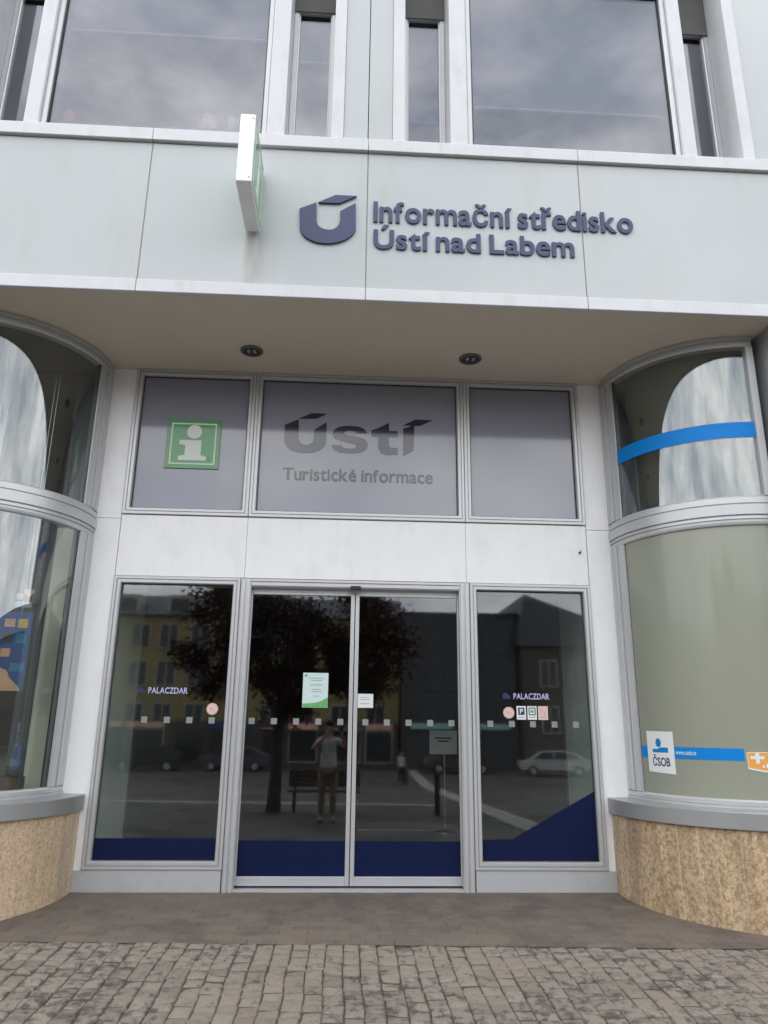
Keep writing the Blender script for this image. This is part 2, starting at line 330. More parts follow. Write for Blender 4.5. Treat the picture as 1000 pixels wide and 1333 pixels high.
def link(name, me, m, parent=None, bevel=0.0, smooth=False):
    if m is not None:
        me.materials.clear(); me.materials.append(MATS[m])
    o = bpy.data.objects.new(name, me); COL.objects.link(o)
    if parent: o.parent = parent
    if bevel:
        b = o.modifiers.new('bevel', 'BEVEL'); b.width = bevel; b.segments = 2; b.limit_method = 'ANGLE'; b.angle_limit = R(35)
    if smooth:
        for p in me.polygons: p.use_smooth = True
        if smooth != 'all':
            try: me.set_sharp_from_angle(angle=R(35))
            except Exception: pass
    return o
def empty(name, label, cat, loc=(0, 0, 0), group=None):
    o = bpy.data.objects.new(name, None); COL.objects.link(o); o.empty_display_size = 0.2
    return tag(o, label, cat, group)
def tag(o, label, cat, group=None):
    o['label'] = label; o['category'] = cat
    if group: o['group'] = group
    return o
def structure(o, kind='structure'): o['kind'] = kind; return o
def box(name, m, parent, x0, x1, y0, y1, z0, z1, bevel=0.0): return MB().box(x0, x1, y0, y1, z0, z1).build(name, m, parent, bevel)

def text_mesh(s, offset=0.0, extrude=0.0, spacing=1.0):
    cu = bpy.data.curves.new('txt', 'FONT'); cu.body = s; cu.size = 1.0; cu.offset = offset; cu.extrude = extrude; cu.space_character = spacing; cu.resolution_u = 4
    o = bpy.data.objects.new('txt', cu); COL.objects.link(o)
    dg = bpy.context.evaluated_depsgraph_get(); dg.update()
    me = bpy.data.meshes.new_from_object(o.evaluated_get(dg))
    bpy.data.objects.remove(o); bpy.data.curves.remove(cu)
    return me
def split_letters(me):
    """islands of a text mesh grouped into letters by overlap in x (accents join their letter)"""
    bm = bmesh.new(); bm.from_mesh(me); bmesh.ops.remove_doubles(bm, verts=bm.verts, dist=1e-5); bm.verts.ensure_lookup_table(); bm.faces.ensure_lookup_table()
    seen = set(); isl = []
    for f0 in bm.faces:
        if f0.index in seen: continue
        st = [f0]; seen.add(f0.index); fs = []
        while st:
            f = st.pop(); fs.append(f)
            for v in f.verts:
                for g in v.link_faces:
                    if g.index not in seen: seen.add(g.index); st.append(g)
        xs = [v.co.x for f in fs for v in f.verts]; isl.append([min(xs), max(xs), fs])
    isl.sort(key=lambda i: -(i[1] - i[0]))
    groups = []
    for a, b, fs in isl:
        for g in groups:
            if min(b, g[1]) - max(a, g[0]) > 0.55 * (b - a): g[2] += fs; break
        else: groups.append([a, b, list(fs)])
    groups.sort(key=lambda g: g[0])
    out = []
    for a, b, fs in groups:
        vm = {}; vs = []; ff = []
        for f in fs:
            idx = []
            for v in f.verts:
                if v.index not in vm: vm[v.index] = len(vs); vs.append(tuple(v.co))
                idx.append(vm[v.index])
            ff.append(idx)
        out.append((vs, ff))
    bm.free()
    return out
def lettering(parent, s, m, x0, x1, zb, h, y, depth, offset=0.02, name='letter', fn=None, cap=0.73):
    """letters of s fitted between x0..x1 with base line zb and capital height h, each its own part"""
    me = text_mesh(s, offset, 0.05)
    ref = text_mesh('H', offset, 0.05); cap = max(v.co.y for v in ref.vertices); bpy.data.meshes.remove(ref)
    rx = text_mesh('x', offset, 0.05); xh = max(v.co.y for v in rx.vertices); bpy.data.meshes.remove(rx)
    tall = 0.74 * cap                                   # x-height of the grotesque face
    if s == s.upper(): tall = xh
    def zy(py): return py if py <= 0 else (py * tall / xh if py < xh else (tall + (py - xh) * (cap - tall) / (cap - xh) if py < cap else py))
    L_ = split_letters(me); pos = []; cur = 0.0; prev = None
    chars = [c for c in s if c != ' ']
    if len(chars) != len(L_): chars = ['x'] * len(L_)
    for c, (vs, ff) in zip(chars, L_):
        core = [v[0] for v in vs if v[1] <= xh * 1.06] if c in 'čříéšž' else [v[0] for v in vs]     # accents may overhang
        lo, hi = min(core), max(core)
        if prev is not None:
            gap = lo - prev
            cur += 0.27 if gap > 0.17 else min(max(gap, 0.040), 0.062)
        pos.append((cur, lo)); cur += hi - lo; prev = hi
    kx = (x1 - x0) / cur; kz = h / cap
    for (st_, lo), (vs, ff) in zip(pos, L_):
        P = []
        for (px, py, pz) in vs:
            X = x0 + (px - lo + st_) * kx; Z = zb + zy(py) * kz; D = (pz + 0.05) / 0.1 * depth
            P.append(fn(X, Z, D) if fn else (X, y - D, Z))
        m2 = bpy.data.meshes.new(name); m2.from_pydata(P, [], ff); m2.update()
        link(name, m2, m, parent)
    bpy.data.meshes.remove(me)

SLOPE = 0.047
def gz(y): return 0.0 if y >= 0 else SLOPE * max(y, -30.0)

F = -1.44           # plane of the upper facade
ZS = 4.79           # soffit
CX = 0.10           # axis of the entrance
def mx(x): return 2 * CX - x

# ------------------------------------------------------------------ ground
g = MB()
xs = [-120, -40, -12, -6, 0, 6, 12, 40, 120]; ys = [12, 0.0, -0.6, -1.2, -2, -3, -5, -8, -14, -22, -30, -60, -400]
for y in ys:
    for x in xs: g.v.append((x * (4 if y < -50 else 1), y, gz(y) - 0.014))
for i in range(len(ys) - 1):
    for j in range(len(xs) - 1):
        a = i * len(xs) + j; g.f.append((a, a + len(xs), a + len(xs) + 1, a + 1))
structure(g.build('ground', 'square_paving'))

def edge_y(x): return -1.315 - 0.038 * x        # line where the brown pavers meet the cobbles

def in_bay(x, y):
    for s in (3.6, mx(3.6)):
        if math.hypot(x - s, y + 0.08) < 1.19 and y < 0.05: return True
    return abs(x - CX) > 3.5 and y > -1.3
def frame_px(x, y, z):
    d = Vector((x, y, z)) - M4.translation; k = d.dot(fw)
    return 500 + 960 * d.dot(rt) / k, 666.5 - 960 * d.dot(up) / k, k
def slab_mesh(name, seed, bev, dome, jit):
    """one paving stone of unit plan size: worn top inside a chamfered rim"""
    rnd = random.Random(seed); v = []
    base = [(-.5, -.5), (.5, -.5), (.5, .5), (-.5, .5)]
    c = [(x + rnd.uniform(-jit, jit), y + rnd.uniform(-jit, jit)) for x, y in base]
    v += [(x, y, -1.0) for x, y in c] + [(x, y, -bev[1] - rnd.uniform(0, dome)) for x, y in c]
    v += [(x * (1 - bev[0]), y * (1 - bev[0]), -rnd.uniform(0, dome)) for x, y in c]
    v.append((rnd.uniform(-.15, .15), rnd.uniform(-.15, .15), dome * 0.5))
    f = []
    for r in (0, 4):
        for i in range(4): j = (i + 1) % 4; f.append((r + i, r + j, r + 4 + j, r + 4 + i))
    for i in range(4): f.append((8 + i, 8 + (i + 1) % 4, 12))
    me = bpy.data.meshes.new(name); me.from_pydata(v, [], f); me.update(); return me

def lay(name, parent, meshes, items, matname, thick, limit=300):
    """items: (x, y, sx, sy, rot).  The ones that show largest become parts, the rest one joined part."""
    rank = []
    for it in items:
        px, py, k = frame_px(it[0], it[1], gz(it[1]))
        vis = -25 < px < 1025 and py < 1345
        rank.append((0 if vis else 1, k if vis else k + 50, it))
    rank.sort(key=lambda r: (r[0], r[1]))
    rest = MB()
    rnd = random.Random(3)
    for i, (_, _, (x, y, sx, sy, rot)) in enumerate(rank):
        me = meshes[rnd.randrange(len(meshes))]
        tilt = (rnd.gauss(0, 0.022), rnd.gauss(0, 0.022), rot) if thick > 0.02 else (rnd.gauss(0, .003), rnd.gauss(0, .003), rot)
        dz = rnd.gauss(0, 0.0035) if thick > 0.02 else rnd.gauss(0, 0.0006)
        from mathutils import Euler
        if i < limit:
            o = bpy.data.objects.new(name, me); COL.objects.link(o); o.parent = parent
            o.location = (x, y, gz(y) + dz); o.scale = (sx, sy, thick); o.rotation_euler = (tilt[0] + math.atan(SLOPE), tilt[1], rot)
        else:
            mm = Matrix.LocRotScale(Vector((x, y, gz(y) + dz)), Euler((tilt[0] + math.atan(SLOPE), tilt[1], rot)), Vector((sx, sy, thick)))
            n = len(rest.v); rest.v += [tuple(mm @ v.co) for v in me.vertices]; rest.f += [tuple(n + k for k in p.vertices) for p in me.polygons]
    if rest.v:
        me = bpy.data.meshes.new(name + '_field'); me.from_pydata(rest.v, [], rest.f); me.update()
        o = link(name + '_field', me, matname, parent); o['kind'] = 'stuff'

# brown concrete pavers in front of the doors
bed = MB()
for i in range(40):
    x0, x1 = -3.6 + i * 0.185, -3.6 + (i + 1) * 0.185
    bed.quad((x0, 0.0, gz(0) - 0.006), (x0, edge_y(x0), gz(edge_y(x0)) - 0.006), (x1, edge_y(x1), gz(edge_y(x1)) - 0.006), (x1, 0.0, gz(0) - 0.006))
strip = structure(bed.build('entrance_pavement', 'bed'))
pm = [slab_mesh('paver', i, (0.035, 0.10), 0.03, 0.005) for i in range(8)]
for m_ in pm: m_.materials.append(MATS['paver'])
items = []
rows = 13; rw = 0.1005
for r in range(rows + 2):
    y = -0.055 - r * rw
    for c in range(-19, 20):
        x = CX + c * 0.2 + (0.1 if r % 2 else 0)
        if in_bay(x, y) and in_bay(x + 0.09, y) and in_bay(x - 0.09, y): continue
        lim = edge_y(x)
        if abs(x) > 3.4: continue
        top, bot = y + rw / 2, max(y - rw / 2, lim + 0.002)
        if top - bot < 0.012: continue
        items.append((x, (top + bot) / 2, 0.1985, top - bot - 0.0015, 0))
lay('paver', strip, pm, items, 'paver', 0.016)

# cobbles
bed = MB()
for i in range(40):
    x0, x1 = -4.2 + i * 0.21, -4.2 + (i + 1) * 0.21
    ye = -3.7
    bed.quad((x0, edge_y(x0), gz(edge_y(x0)) - 0.011), (x0, ye, gz(ye) - 0.011), (x1, ye, gz(ye) - 0.011), (x1, edge_y(x1), gz(edge_y(x1)) - 0.011))
cob = structure(bed.build('cobbled_pavement', 'bed'))
cm = [slab_mesh('cobblestone', 100 + i, (0.11, 0.16), 0.14, 0.03) for i in range(14)]
for m_ in cm: m_.materials.append(MATS['cobble'])
items = []
rnd = random.Random(11)
x = -3.9
while x < 4.2:
    w = rnd.uniform(0.108, 0.124)
    y = edge_y(x) - 0.004
    first = True
    while y > -3.55:
        l = rnd.choice([0.085, 0.10, 0.11, 0.12, 0.13, 0.15]) * rnd.uniform(0.94, 1.06)
        if first: l *= rnd.uniform(0.55, 1.0); first = False
        wob = 0.014 * noise.noise(Vector((x * 2, y * 2, 0)))
        items.append((x + w / 2 + wob, y - l / 2, w - rnd.uniform(0.003, 0.008), l - rnd.uniform(0.005, 0.014), rnd.gauss(0, 0.022)))
        y -= l
    x += w
lay('cobblestone', cob, cm, items, 'cobble', 0.05)

# pale band of slabs across the square
b = MB()
yy = [-3.8 - 2.2 * i for i in range(19)]
for i in range(18):
    for k in range(2):
        x0 = 3.05 + 0.3 * k + 0.032 * (-yy[i] - 3.8); s = 0.006
        b.quad((x0 + s, yy[i] - s, gz(yy[i]) - 0.008), (x0 + s, yy[i + 1], gz(yy[i + 1]) - 0.008), (x0 + 0.3, yy[i + 1], gz(yy[i + 1]) - 0.008), (x0 + 0.3, yy[i] - s, gz(yy[i]) - 0.008))
structure(b.build('path', 'pale_paving'))
b = MB()
for i in range(24):
    x0 = 2.6 - i * 1.0; ya = -13.2 - 0.16 * i
    b.quad((x0 - .01, ya, gz(ya) - 0.0075), (x0 - .01, ya - .7, gz(ya - .7) - 0.0075), (x0 - .99, ya - .86, gz(ya - .86) - 0.0075), (x0 - .99, ya - .16, gz(ya - .16) - 0.0075))
structure(b.build('path', 'pale_paving'))

# ------------------------------------------------------------------ the building
BL = empty('office_building', 'pale building clad in greenish glass panels with a recessed glazed entrance between curved shop windows', 'building')

# facade panels, lower strip and ledge in bays of 1.9 m
JX = [CX + 0.005 + 1.9 * k for k in range(-3, 4)]
JX = [JX[0] - 1.9] + JX + [JX[-1] + 1.9]
for a, b_ in zip(JX[:-1], JX[1:]):
    box('facade_panel', 'panel_glass', BL, a + 0.005, b_ - 0.005, F, F + 0.03, 4.902, 6.272, 0.002)
    box('lower_trim', 'white_trim', BL, a + 0.002, b_ - 0.002, F - 0.018, F + 0.02, 4.778, 4.894, 0.006)
    box('ledge', 'white_trim', BL, a + 0.002, b_ - 0.002, F - 0.035, F + 0.36, 6.285, 6.408, 0.006)
box('backing_wall', 'joint', BL, JX[0], JX[-1], F + 0.007, F + 0.24, 4.81, 6.28)

# soffit
box('soffit', 'soffit', BL, JX[0], JX[-1], F + 0.021, 0.2, ZS, ZS + 0.012)
for x in (-0.95, 1.153):
    d = MB().lathe(x, -0.487, [(0.108, ZS - 0.001), (0.108, ZS - 0.014), (0.098, ZS - 0.02), (0.083, ZS - 0.018), (0.079, ZS - 0.001)], 28)
    o = d.build('downlight', 'lamp_ring', BL, smooth=True)
    MB().lathe(x, -0.487, [(0.078, ZS - 0.0155), (0.045, ZS - 0.006), (0.01, ZS - 0.006)], 24).build('reflector', 'lamp_well', o, smooth=True)
    MB().box(x - 0.045, x - 0.012, -0.52, -0.455, ZS - 0.017, ZS - 0.008).box(x + 0.012, x + 0.045, -0.52, -0.455, ZS - 0.017, ZS - 0.008).build('lamp_tube', 'chrome', o, 0.006)

# upper storey: fins, panels between them, big windows and narrow side lights
ZT = 8.62
def fin(x0, x1): box('fin', 'white_trim', BL, x0, x1, F - 0.006, F + 0.36, 6.411, ZT + 0.4, 0.006)
FINS = [(-0.233, -0.123), (-0.809, -0.652), (-2.941, -2.816), (-3.49, -3.38)]
for a, b_ in FINS:
    fin(a, b_); fin(mx(b_), mx(a))
box('facade_panel', 'panel_glass', BL, -0.121, CX - 0.004, F + 0.012, F + 0.05, 6.411, ZT + 0.4, 0.002)
box('facade_panel', 'panel_glass', BL, CX + 0.004, mx(-0.121), F + 0.012, F + 0.05, 6.411, ZT + 0.4, 0.002)
for sgn in (0, 1):
    a, b_ = (-4.6, -3.494)
    if sgn: a, b_ = mx(b_), mx(a)
    box('facade_panel', 'panel_glass', BL, a, b_, F + 0.012, F + 0.05, 6.411, ZT + 0.4, 0.002)
    a, b_ = (-7.5, -4.606)
    if sgn: a, b_ = mx(b_), mx(a)
    box('facade_panel', 'panel_glass', BL, a, b_, F + 0.012, F + 0.05, 6.411, ZT + 0.4, 0.002)
box('upper_wall', 'white_metal', BL, JX[0], JX[-1], F + 0.002, F + 0.35, ZT + 0.402, 10.4)
PROF_UP = [(0.0, 0.10), (0.0, 0.035), (0.012, 0.03), (0.045, 0.03), (0.05, 0.04), (0.05, 0.10)]
for sgn, bz in ((0, 7.72), (1, 7.06)):
    x0, x1 = -2.814, -0.811
    if sgn: x0, x1 = mx(x1), mx(x0)
    w = MB().ring(x0, x1, 6.412, 8.44, [(i, F + y) for i, y in PROF_UP]).build('upper_window', 'silver', BL)
    MB().box(x0 + 0.046, x1 - 0.046, F + 0.066, F + 0.078, 6.45, 8.40).build('pane', 'glass_upper', w)
    MB().ring(x0 + 0.05, x1 - 0.05, 6.462, 8.39, [(0, F + .045), (0.012, F + .05), (0.012, F + .065), (0, F + .065)]).build('gasket', 'gasket', w)
    box('lintel', 'lobby_dark', BL, x0, x1, F + 0.03, F + 0.35, 8.442, ZT + 0.4)
    bl = box('roller_blind', 'blind', w, x0 + 0.06, x1 - 0.06, F + 0.19, F + 0.193, bz, 8.5)
    box('hem_bar', 'hem', w, x0 + 0.06, x1 - 0.06, F + 0.183, F + 0.20, bz - 0.022, bz)
    # narrow side lights left and right of it, set back
    for (a, b_, own) in ((-0.65, -0.235, bz), (-3.378, -2.943, None)):
        if sgn: a, b_ = mx(b_), mx(a)
        w = MB().ring(a + .001, b_ - .001, 6.412, 8.30, [(0.0, F + 0.36), (0.0, F + 0.30), (0.04, F + 0.30), (0.043, F + 0.31), (0.055, F + 0.315), (0.058, F + 0.33), (0.058, F + 0.36)]).build('side_light', 'silver', BL)
        MB().box(a + 0.05, b_ - 0.05, F + 0.340, F + 0.350, 6.46, 8.20).build('pane', 'glass_upper', w)
        box('lintel', 'lobby_dark', BL, a + .0015, b_ - .0015, F + 0.285, F + 0.299, 8.22, ZT + 0.4)
        if own:
            box('roller_blind', 'blind', w, a + 0.06, b_ - 0.06, F + 0.40, F + 0.403, bz - 0.01, 8.3); box('hem_bar', 'hem', w, a + 0.06, b_ - 0.06, F + 0.393, F + 0.41, bz - 0.03, bz - 0.01)
r = MB(); r.quad((-7, F + 3.5, 6.3), (7, F + 3.5, 6.3), (7, F + 3.5, 9), (-7, F + 3.5, 9)); r.quad((-7, F + .36, 6.38), (7, F + .36, 6.38), (7, F + 3.5, 6.38), (-7, F + 3.5, 6.38)); r.quad((-7, F + .36, 8.9), (7, F + .36, 8.9), (7, F + 3.5, 8.9), (-7, F + 3.5, 8.9))
r.quad((-7, F + .36, 6.3), (-7, F + 3.5, 6.3), (-7, F + 3.5, 9), (-7, F + .36, 9)); r.quad((7, F + .36, 6.3), (7, F + 3.5, 6.3), (7, F + 3.5, 9), (7, F + .36, 9))
r.build('upper_room', 'room_grey', BL)
box('room_divider', 'room_grey', BL, -0.02, 0.22, F + 0.06, F + 3.4, 6.4, 8.9)

# pilasters and fascia of the entrance wall
XL, XR, M1, M2 = -2.142, 2.342, -0.948, 1.152
for sgn in (0, 1):
    a, b_ = -2.47, XL - 0.006
    if sgn: a, b_ = mx(b_), mx(a)
    box('pilaster_panel', 'white_metal', BL, a, b_, -0.008, 0.10, -0.01, 3.222, 0.003)
    box('pilaster_panel', 'white_metal', BL, a, b_, -0.008, 0.10, 3.226, ZS - 0.002, 0.003)
for a, b_ in ((XL, M1), (M1, M2), (M2, XR)):
    box('fascia_panel', 'white_metal', BL, a + 0.0015, b_ - 0.0015, -0.012, 0.10, 2.674, 3.262, 0.002)
box('fascia_backing', 'joint', BL, -2.6, 2.8, 0.11, 0.16, 2.60, 3.34)
MB().disc_y(2.268, 2.99, 0.011, -0.02, -0.010, 10).tube([(2.268, -0.012, 2.99), (2.268, -0.05, 2.985), (2.268, -0.055, 3.005)], 0.005, 6).build('hook', 'gasket', BL)

PROF = [(0.0, 0.06), (0.0, -0.028), (0.004, -0.032), (0.024, -0.032), (0.027, -0.018), (0.033, -0.018), (0.036, -0.030), (0.058, -0.030), (0.064, -0.022), (0.067, 0.006), (0.067, 0.06)]
def framed(name, x0, x1, z0, z1, panemat, parent=BL, prof=PROF):
    w = MB().ring(x0, x1, z0, z1, prof).build(name, 'silver', parent)
    MB().ring(x0 + 0.064, x1 - 0.064, z0 + 0.064, z1 - 0.064, [(0, 0.002), (0.008, 0.004), (0.008, 0.02), (0, 0.02)]).build('gasket', 'gasket', w)
    MB().box(x0 + 0.062, x1 - 0.062, 0.022, 0.034, z0 + 0.062, z1 - 0.062).build('pane', panemat, w)
    return w
for a, b_ in ((XL, M1), (M1, M2), (M2, XR)): framed('transom_window', a + 0.002, b_ - 0.002, 3.268, ZS - 0.004, 'film_grey')
WL = framed('side_window', XL + 0.002, M1 - 0.03, 0.170, 2.668, 'glass_door')
WR = framed('side_window', M2 + 0.03, XR - 0.002, 0.170, 2.668, 'glass_door')
# film along the foot of the panes
MB().box(XL + 0.066, M1 - 0.096, 0.018, 0.021, 0.235, 0.408).build('navy_film', 'film_navy', WL)
MB().prism_xz([(M2 + 0.096, 0.235), (XR - 0.068, 0.235), (XR - 0.068, 0.812), (1.52, 0.412), (M2 + 0.096, 0.405)], 0.018, 0.021).build('navy_film', 'film_navy', WR)
box('plinth', 'plinth', BL, XL - 0.2, M1 - 0.035, -0.022, 0.08, -0.01, 0.166, 0.003)
box('plinth', 'plinth', BL, M2 + 0.035, XR + 0.2, -0.022, 0.08, -0.01, 0.166, 0.003)

# door frame and the two sliding leaves
df = MB()
for s0, s1 in ((M1 - 0.026, M1 + 0.072), (M2 - 0.072, M2 + 0.026)):
    df.box(s0, s1, -0.02, 0.06, -0.01, 2.668); 
    df.box(s0 + 0.012, s0 + 0.04, -0.032, -0.0195, -0.01, 2.655); df.box(s0 + 0.056, s1 - 0.008, -0.032, -0.0195, -0.01, 2.655)
df.box(M1 + 0.073, M2 - 0.073, -0.018, 0.06, 2.592, 2.668); df.box(M1 + 0.073, M2 - 0.073, -0.031, -0.0175, 2.60, 2.630); df.box(M1 + 0.073, M2 - 0.073, -0.031, -0.0175, 2.641, 2.66)
door_frame = df.build('door_frame', 'silver', BL, 0.003)
MB().box(CX - 0.05, CX + 0.05, -0.06, -0.0185, 2.575, 2.612).build('motion_sensor', 'gasket', door_frame, 0.008)
MB().box(M1 + 0.075, M2 - 0.075, 0.062, 0.30, 2.56, 2.70).build('door_header', 'silver', door_frame)
MB().box(M1 + 0.07, M2 - 0.07, -0.02, 0.2, -0.008, 0.012).build('threshold', 'plinth', door_frame)
LEAF = []
for x0, x1 in ((M1 + 0.06, CX - 0.004), (CX + 0.004, M2 - 0.06)):
    inner = x1 > CX + 0.1
    sl, sr = (0.036, 0.022) if inner else (0.022, 0.036)
    d = MB().box(x0, x0 + sl, 0.066, 0.104, 0.030, 2.562).box(x1 - sr, x1, 0.066, 0.104, 0.030, 2.562)
    d.box(x0 + sl + .0005, x1 - sr - .0005, 0.068, 0.102, 0.030, 0.104).box(x0 + sl + .0005, x1 - sr - .0005, 0.068, 0.102, 2.535, 2.562)
    d = d.build('sliding_door', 'silver', BL, 0.004); LEAF.append(d)
    MB().box(x0 + sl - 0.002, x1 - sr + 0.002, 0.080, 0.090, 0.10, 2.54).build('pane', 'glass_door', d)
    MB().box(x0 + sl + 0.001, x1 - sr - 0.001, 0.076, 0.079, 0.1045, 0.385).build('navy_film', 'film_navy', d)

# rows of small square safety markers
def markers(par, xs_, y):
    for x in xs_: MB().box(x - 0.027, x + 0.027, y - 0.0012, y, 1.356, 1.410).build('safety_marker', 'marker', par)
markers(WL, (-1.754, -1.555, -1.357, -1.160), 0.0215)
markers(LEAF[0], (-0.812, -0.612, -0.413, -0.212, -0.012), 0.0795)
markers(LEAF[1], (0.216, 0.412, 0.610, 0.808, 1.004), 0.0795)
markers(WR, (1.352, 1.550, 1.745, 1.945, 2.144), 0.0215)

# lobby behind the glass
lb = MB(); box('lobby_floor', 'lobby_floor', BL, -2.3, 2.5, 0.21, 9.0, -0.05, 0.004)
box('lobby_floor', 'lobby_floor', BL, XL, M1 - 0.03, 0.081, 0.209, -0.05, 0.004); box('lobby_floor', 'lobby_floor', BL, M2 + 0.03, XR, 0.081, 0.209, -0.05, 0.004)
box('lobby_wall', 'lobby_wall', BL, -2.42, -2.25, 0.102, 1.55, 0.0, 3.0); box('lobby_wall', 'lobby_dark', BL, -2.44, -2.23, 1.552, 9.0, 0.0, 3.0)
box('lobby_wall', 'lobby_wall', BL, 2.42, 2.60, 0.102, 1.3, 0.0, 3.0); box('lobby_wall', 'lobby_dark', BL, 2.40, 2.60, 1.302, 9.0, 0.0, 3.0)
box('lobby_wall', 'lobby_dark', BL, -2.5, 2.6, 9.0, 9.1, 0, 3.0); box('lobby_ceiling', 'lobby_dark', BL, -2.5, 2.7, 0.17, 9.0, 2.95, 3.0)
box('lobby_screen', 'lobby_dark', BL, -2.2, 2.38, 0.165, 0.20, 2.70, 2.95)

# ------------------------------------------------------------------ curved shop windows
def bay(cx, left):
    # angles run from the entrance wall to the street front
    def A(deg): return R(180 - deg) * -1 if not left else R(-deg)      # deg measured from the wall side, 0 = at the wall, 90 = street front
    def arc(name, m, par, prof, d0, d1, seg, smooth=True, bevel=0):
        return MB().arc(cx, -0.08, prof, A(d0), A(d1), seg).build(name, m, par, bevel, smooth)
    rect = lambda r0, r1, z0, z1: [(r0, z0), (r1, z0), (r1, z1), (r0, z1)]
    E = 90.5
    stepb = lambda z0, z1: [(0.94, z0), (1.024, z0), (1.028, z0 + .006), (1.028, z0 + (z1 - z0) * .42), (1.012, z0 + (z1 - z0) * .46), (1.012, z0 + (z1 - z0) * .56), (1.022, z0 + (z1 - z0) * .6), (1.022, z1 - .012), (1.010, z1), (0.94, z1)]
    up = lambda p: [(r, z) for r, z in p]
    flip = lambda p, z0, z1: [(r, z0 + z1 - z) for r, z in p]
    win = arc('bay_window_frame', 'silver', BL, flip(stepb(4.685, ZS - 0.002), 4.685, ZS - 0.002), -4, E, 40)
    mid = arc('mullion_band', 'silver', win, [(0.94, 3.022), (1.014, 3.022), (1.022, 3.034), (1.022, 3.058), (1.010, 3.062), (1.010, 3.070), (1.026, 3.074), (1.026, 3.094), (1.012, 3.098), (1.012, 3.106), (1.034, 3.110), (1.036, 3.195), (1.012, 3.2), (1.012, 3.208), (1.026, 3.212), (1.026, 3.262), (1.012, 3.276), (0.94, 3.276)], -4, E, 40)
    arc('bottom_rail', 'silver', win, [(0.94, 0.770), (1.034, 0.770), (1.034, 0.785), (1.02, 0.79), (1.026, 0.795), (1.026, 0.822), (1.010, 0.836), (0.94, 0.836)], -4, E, 40)
    for d0, d1 in ((-4, 0.6), (1.0, 4.8), (5.2, 11.5), (87.0, E)):
        r1 = 1.028 if d1 != 11.5 else 1.018
        for z0, z1 in ((0.837, 3.021), (3.277, 4.684)):
            arc('jamb', 'silver', win, rect(0.95, r1, z0, z1), d0, d1, 3, smooth=False)
    arc('jamb_backing', 'gasket', win, rect(0.945, 1.004, 0.8, 4.7), -4, 11.6, 4)
    if left:
        arc('lower_pane', 'glass_bay', win, rect(0.990, 1.0, 0.83, 3.03), 11, 88, 64)
    else:
        arc('lower_pane', 'film_frost', win, rect(0.990, 1.0, 0.83, 3.03), 11, 88, 64)
    arc('upper_pane', 'glass_bay', win, rect(0.990, 1.0, 3.27, 4.69), 11, 88, 64)
    if not left:
        arc('blue_film', 'film_blue', win, rect(1.0015, 1.003, 3.815, 3.958), 11.6, 86.9, 48)
    # sill and stone foot
    arc('sill', 'silver_sill', BL, [(0.90, 0.640), (1.218, 0.640), (1.222, 0.644), (1.222, 0.758), (1.216, 0.764), (1.06, 0.769), (0.90, 0.769)], -5, E, 48)
    n = 33; d0, d1 = -5.0, 88.0
    for i in range(n):
        a, b_ = d0 + (d1 - d0) * i / n, d0 + (d1 - d0) * (i + 1) / n
        rr = 1.192 + random.uniform(-0.0006, 0.0006) - (0.004 if left and i % 2 else 0)
        MB().arc(cx, -0.08, rect(1.1895, rr, -0.14, 0.639), A(a + 0.02), A(b_ - 0.02), 3).build('stone_strip', 'granite_pale' if left else 'granite_gold', BL, 0.0, True)
    arc('foot_core', 'pale_paving', BL, rect(0.95, 1.189, -0.14, 0.638), -5, 89, 24)
    # inside
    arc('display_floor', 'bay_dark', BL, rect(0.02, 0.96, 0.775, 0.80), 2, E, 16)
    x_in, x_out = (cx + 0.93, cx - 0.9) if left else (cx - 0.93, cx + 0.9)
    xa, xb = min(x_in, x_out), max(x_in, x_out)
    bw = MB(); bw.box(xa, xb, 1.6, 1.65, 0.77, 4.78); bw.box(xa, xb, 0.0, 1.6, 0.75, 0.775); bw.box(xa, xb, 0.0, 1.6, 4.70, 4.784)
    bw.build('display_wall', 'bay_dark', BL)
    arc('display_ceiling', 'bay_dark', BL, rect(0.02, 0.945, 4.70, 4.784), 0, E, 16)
    # pillar that closes the bay on the street side
    px0, px1 = (cx - 0.95, cx - 0.065) if left else (cx + 0.065, cx + 0.95)
    box('pillar', 'silver_sill', BL, px0, px1, F + 0.02, 0.2, -0.2, ZS - 0.001, 0.01)
    qx0, qx1 = (cx - 4.5, cx - 0.955) if left else (cx + 0.955, cx + 4.5)
    box('street_wall', 'white_metal', BL, qx0, qx1, F + 0.15, 0.2, -0.2, ZS - 0.001)
    return win
bay_r = bay(3.6, False)
bay_l = bay(mx(3.6), True)
# cream wall end just inside each curved window
box('wall_end', 'cream', BL, -2.735, -2.36, 0.02, 0.08, 0.78, 3.12); box('wall_end', 'room_grey', BL, -2.735, -2.36, 0.02, 0.08, 3.121, 4.69); box('wall_end', 'room_grey', BL, mx(-2.36), mx(-2.735), 0.02, 0.08, 0.78, 4.69)
MB().arc(3.6, -0.08, [(0.86, 3.1), (0.865, 3.1), (0.865, 4.69), (0.86, 4.69)], R(-168), R(-88), 32).build('inner_blind', 'blind_olive', BL, smooth=True)

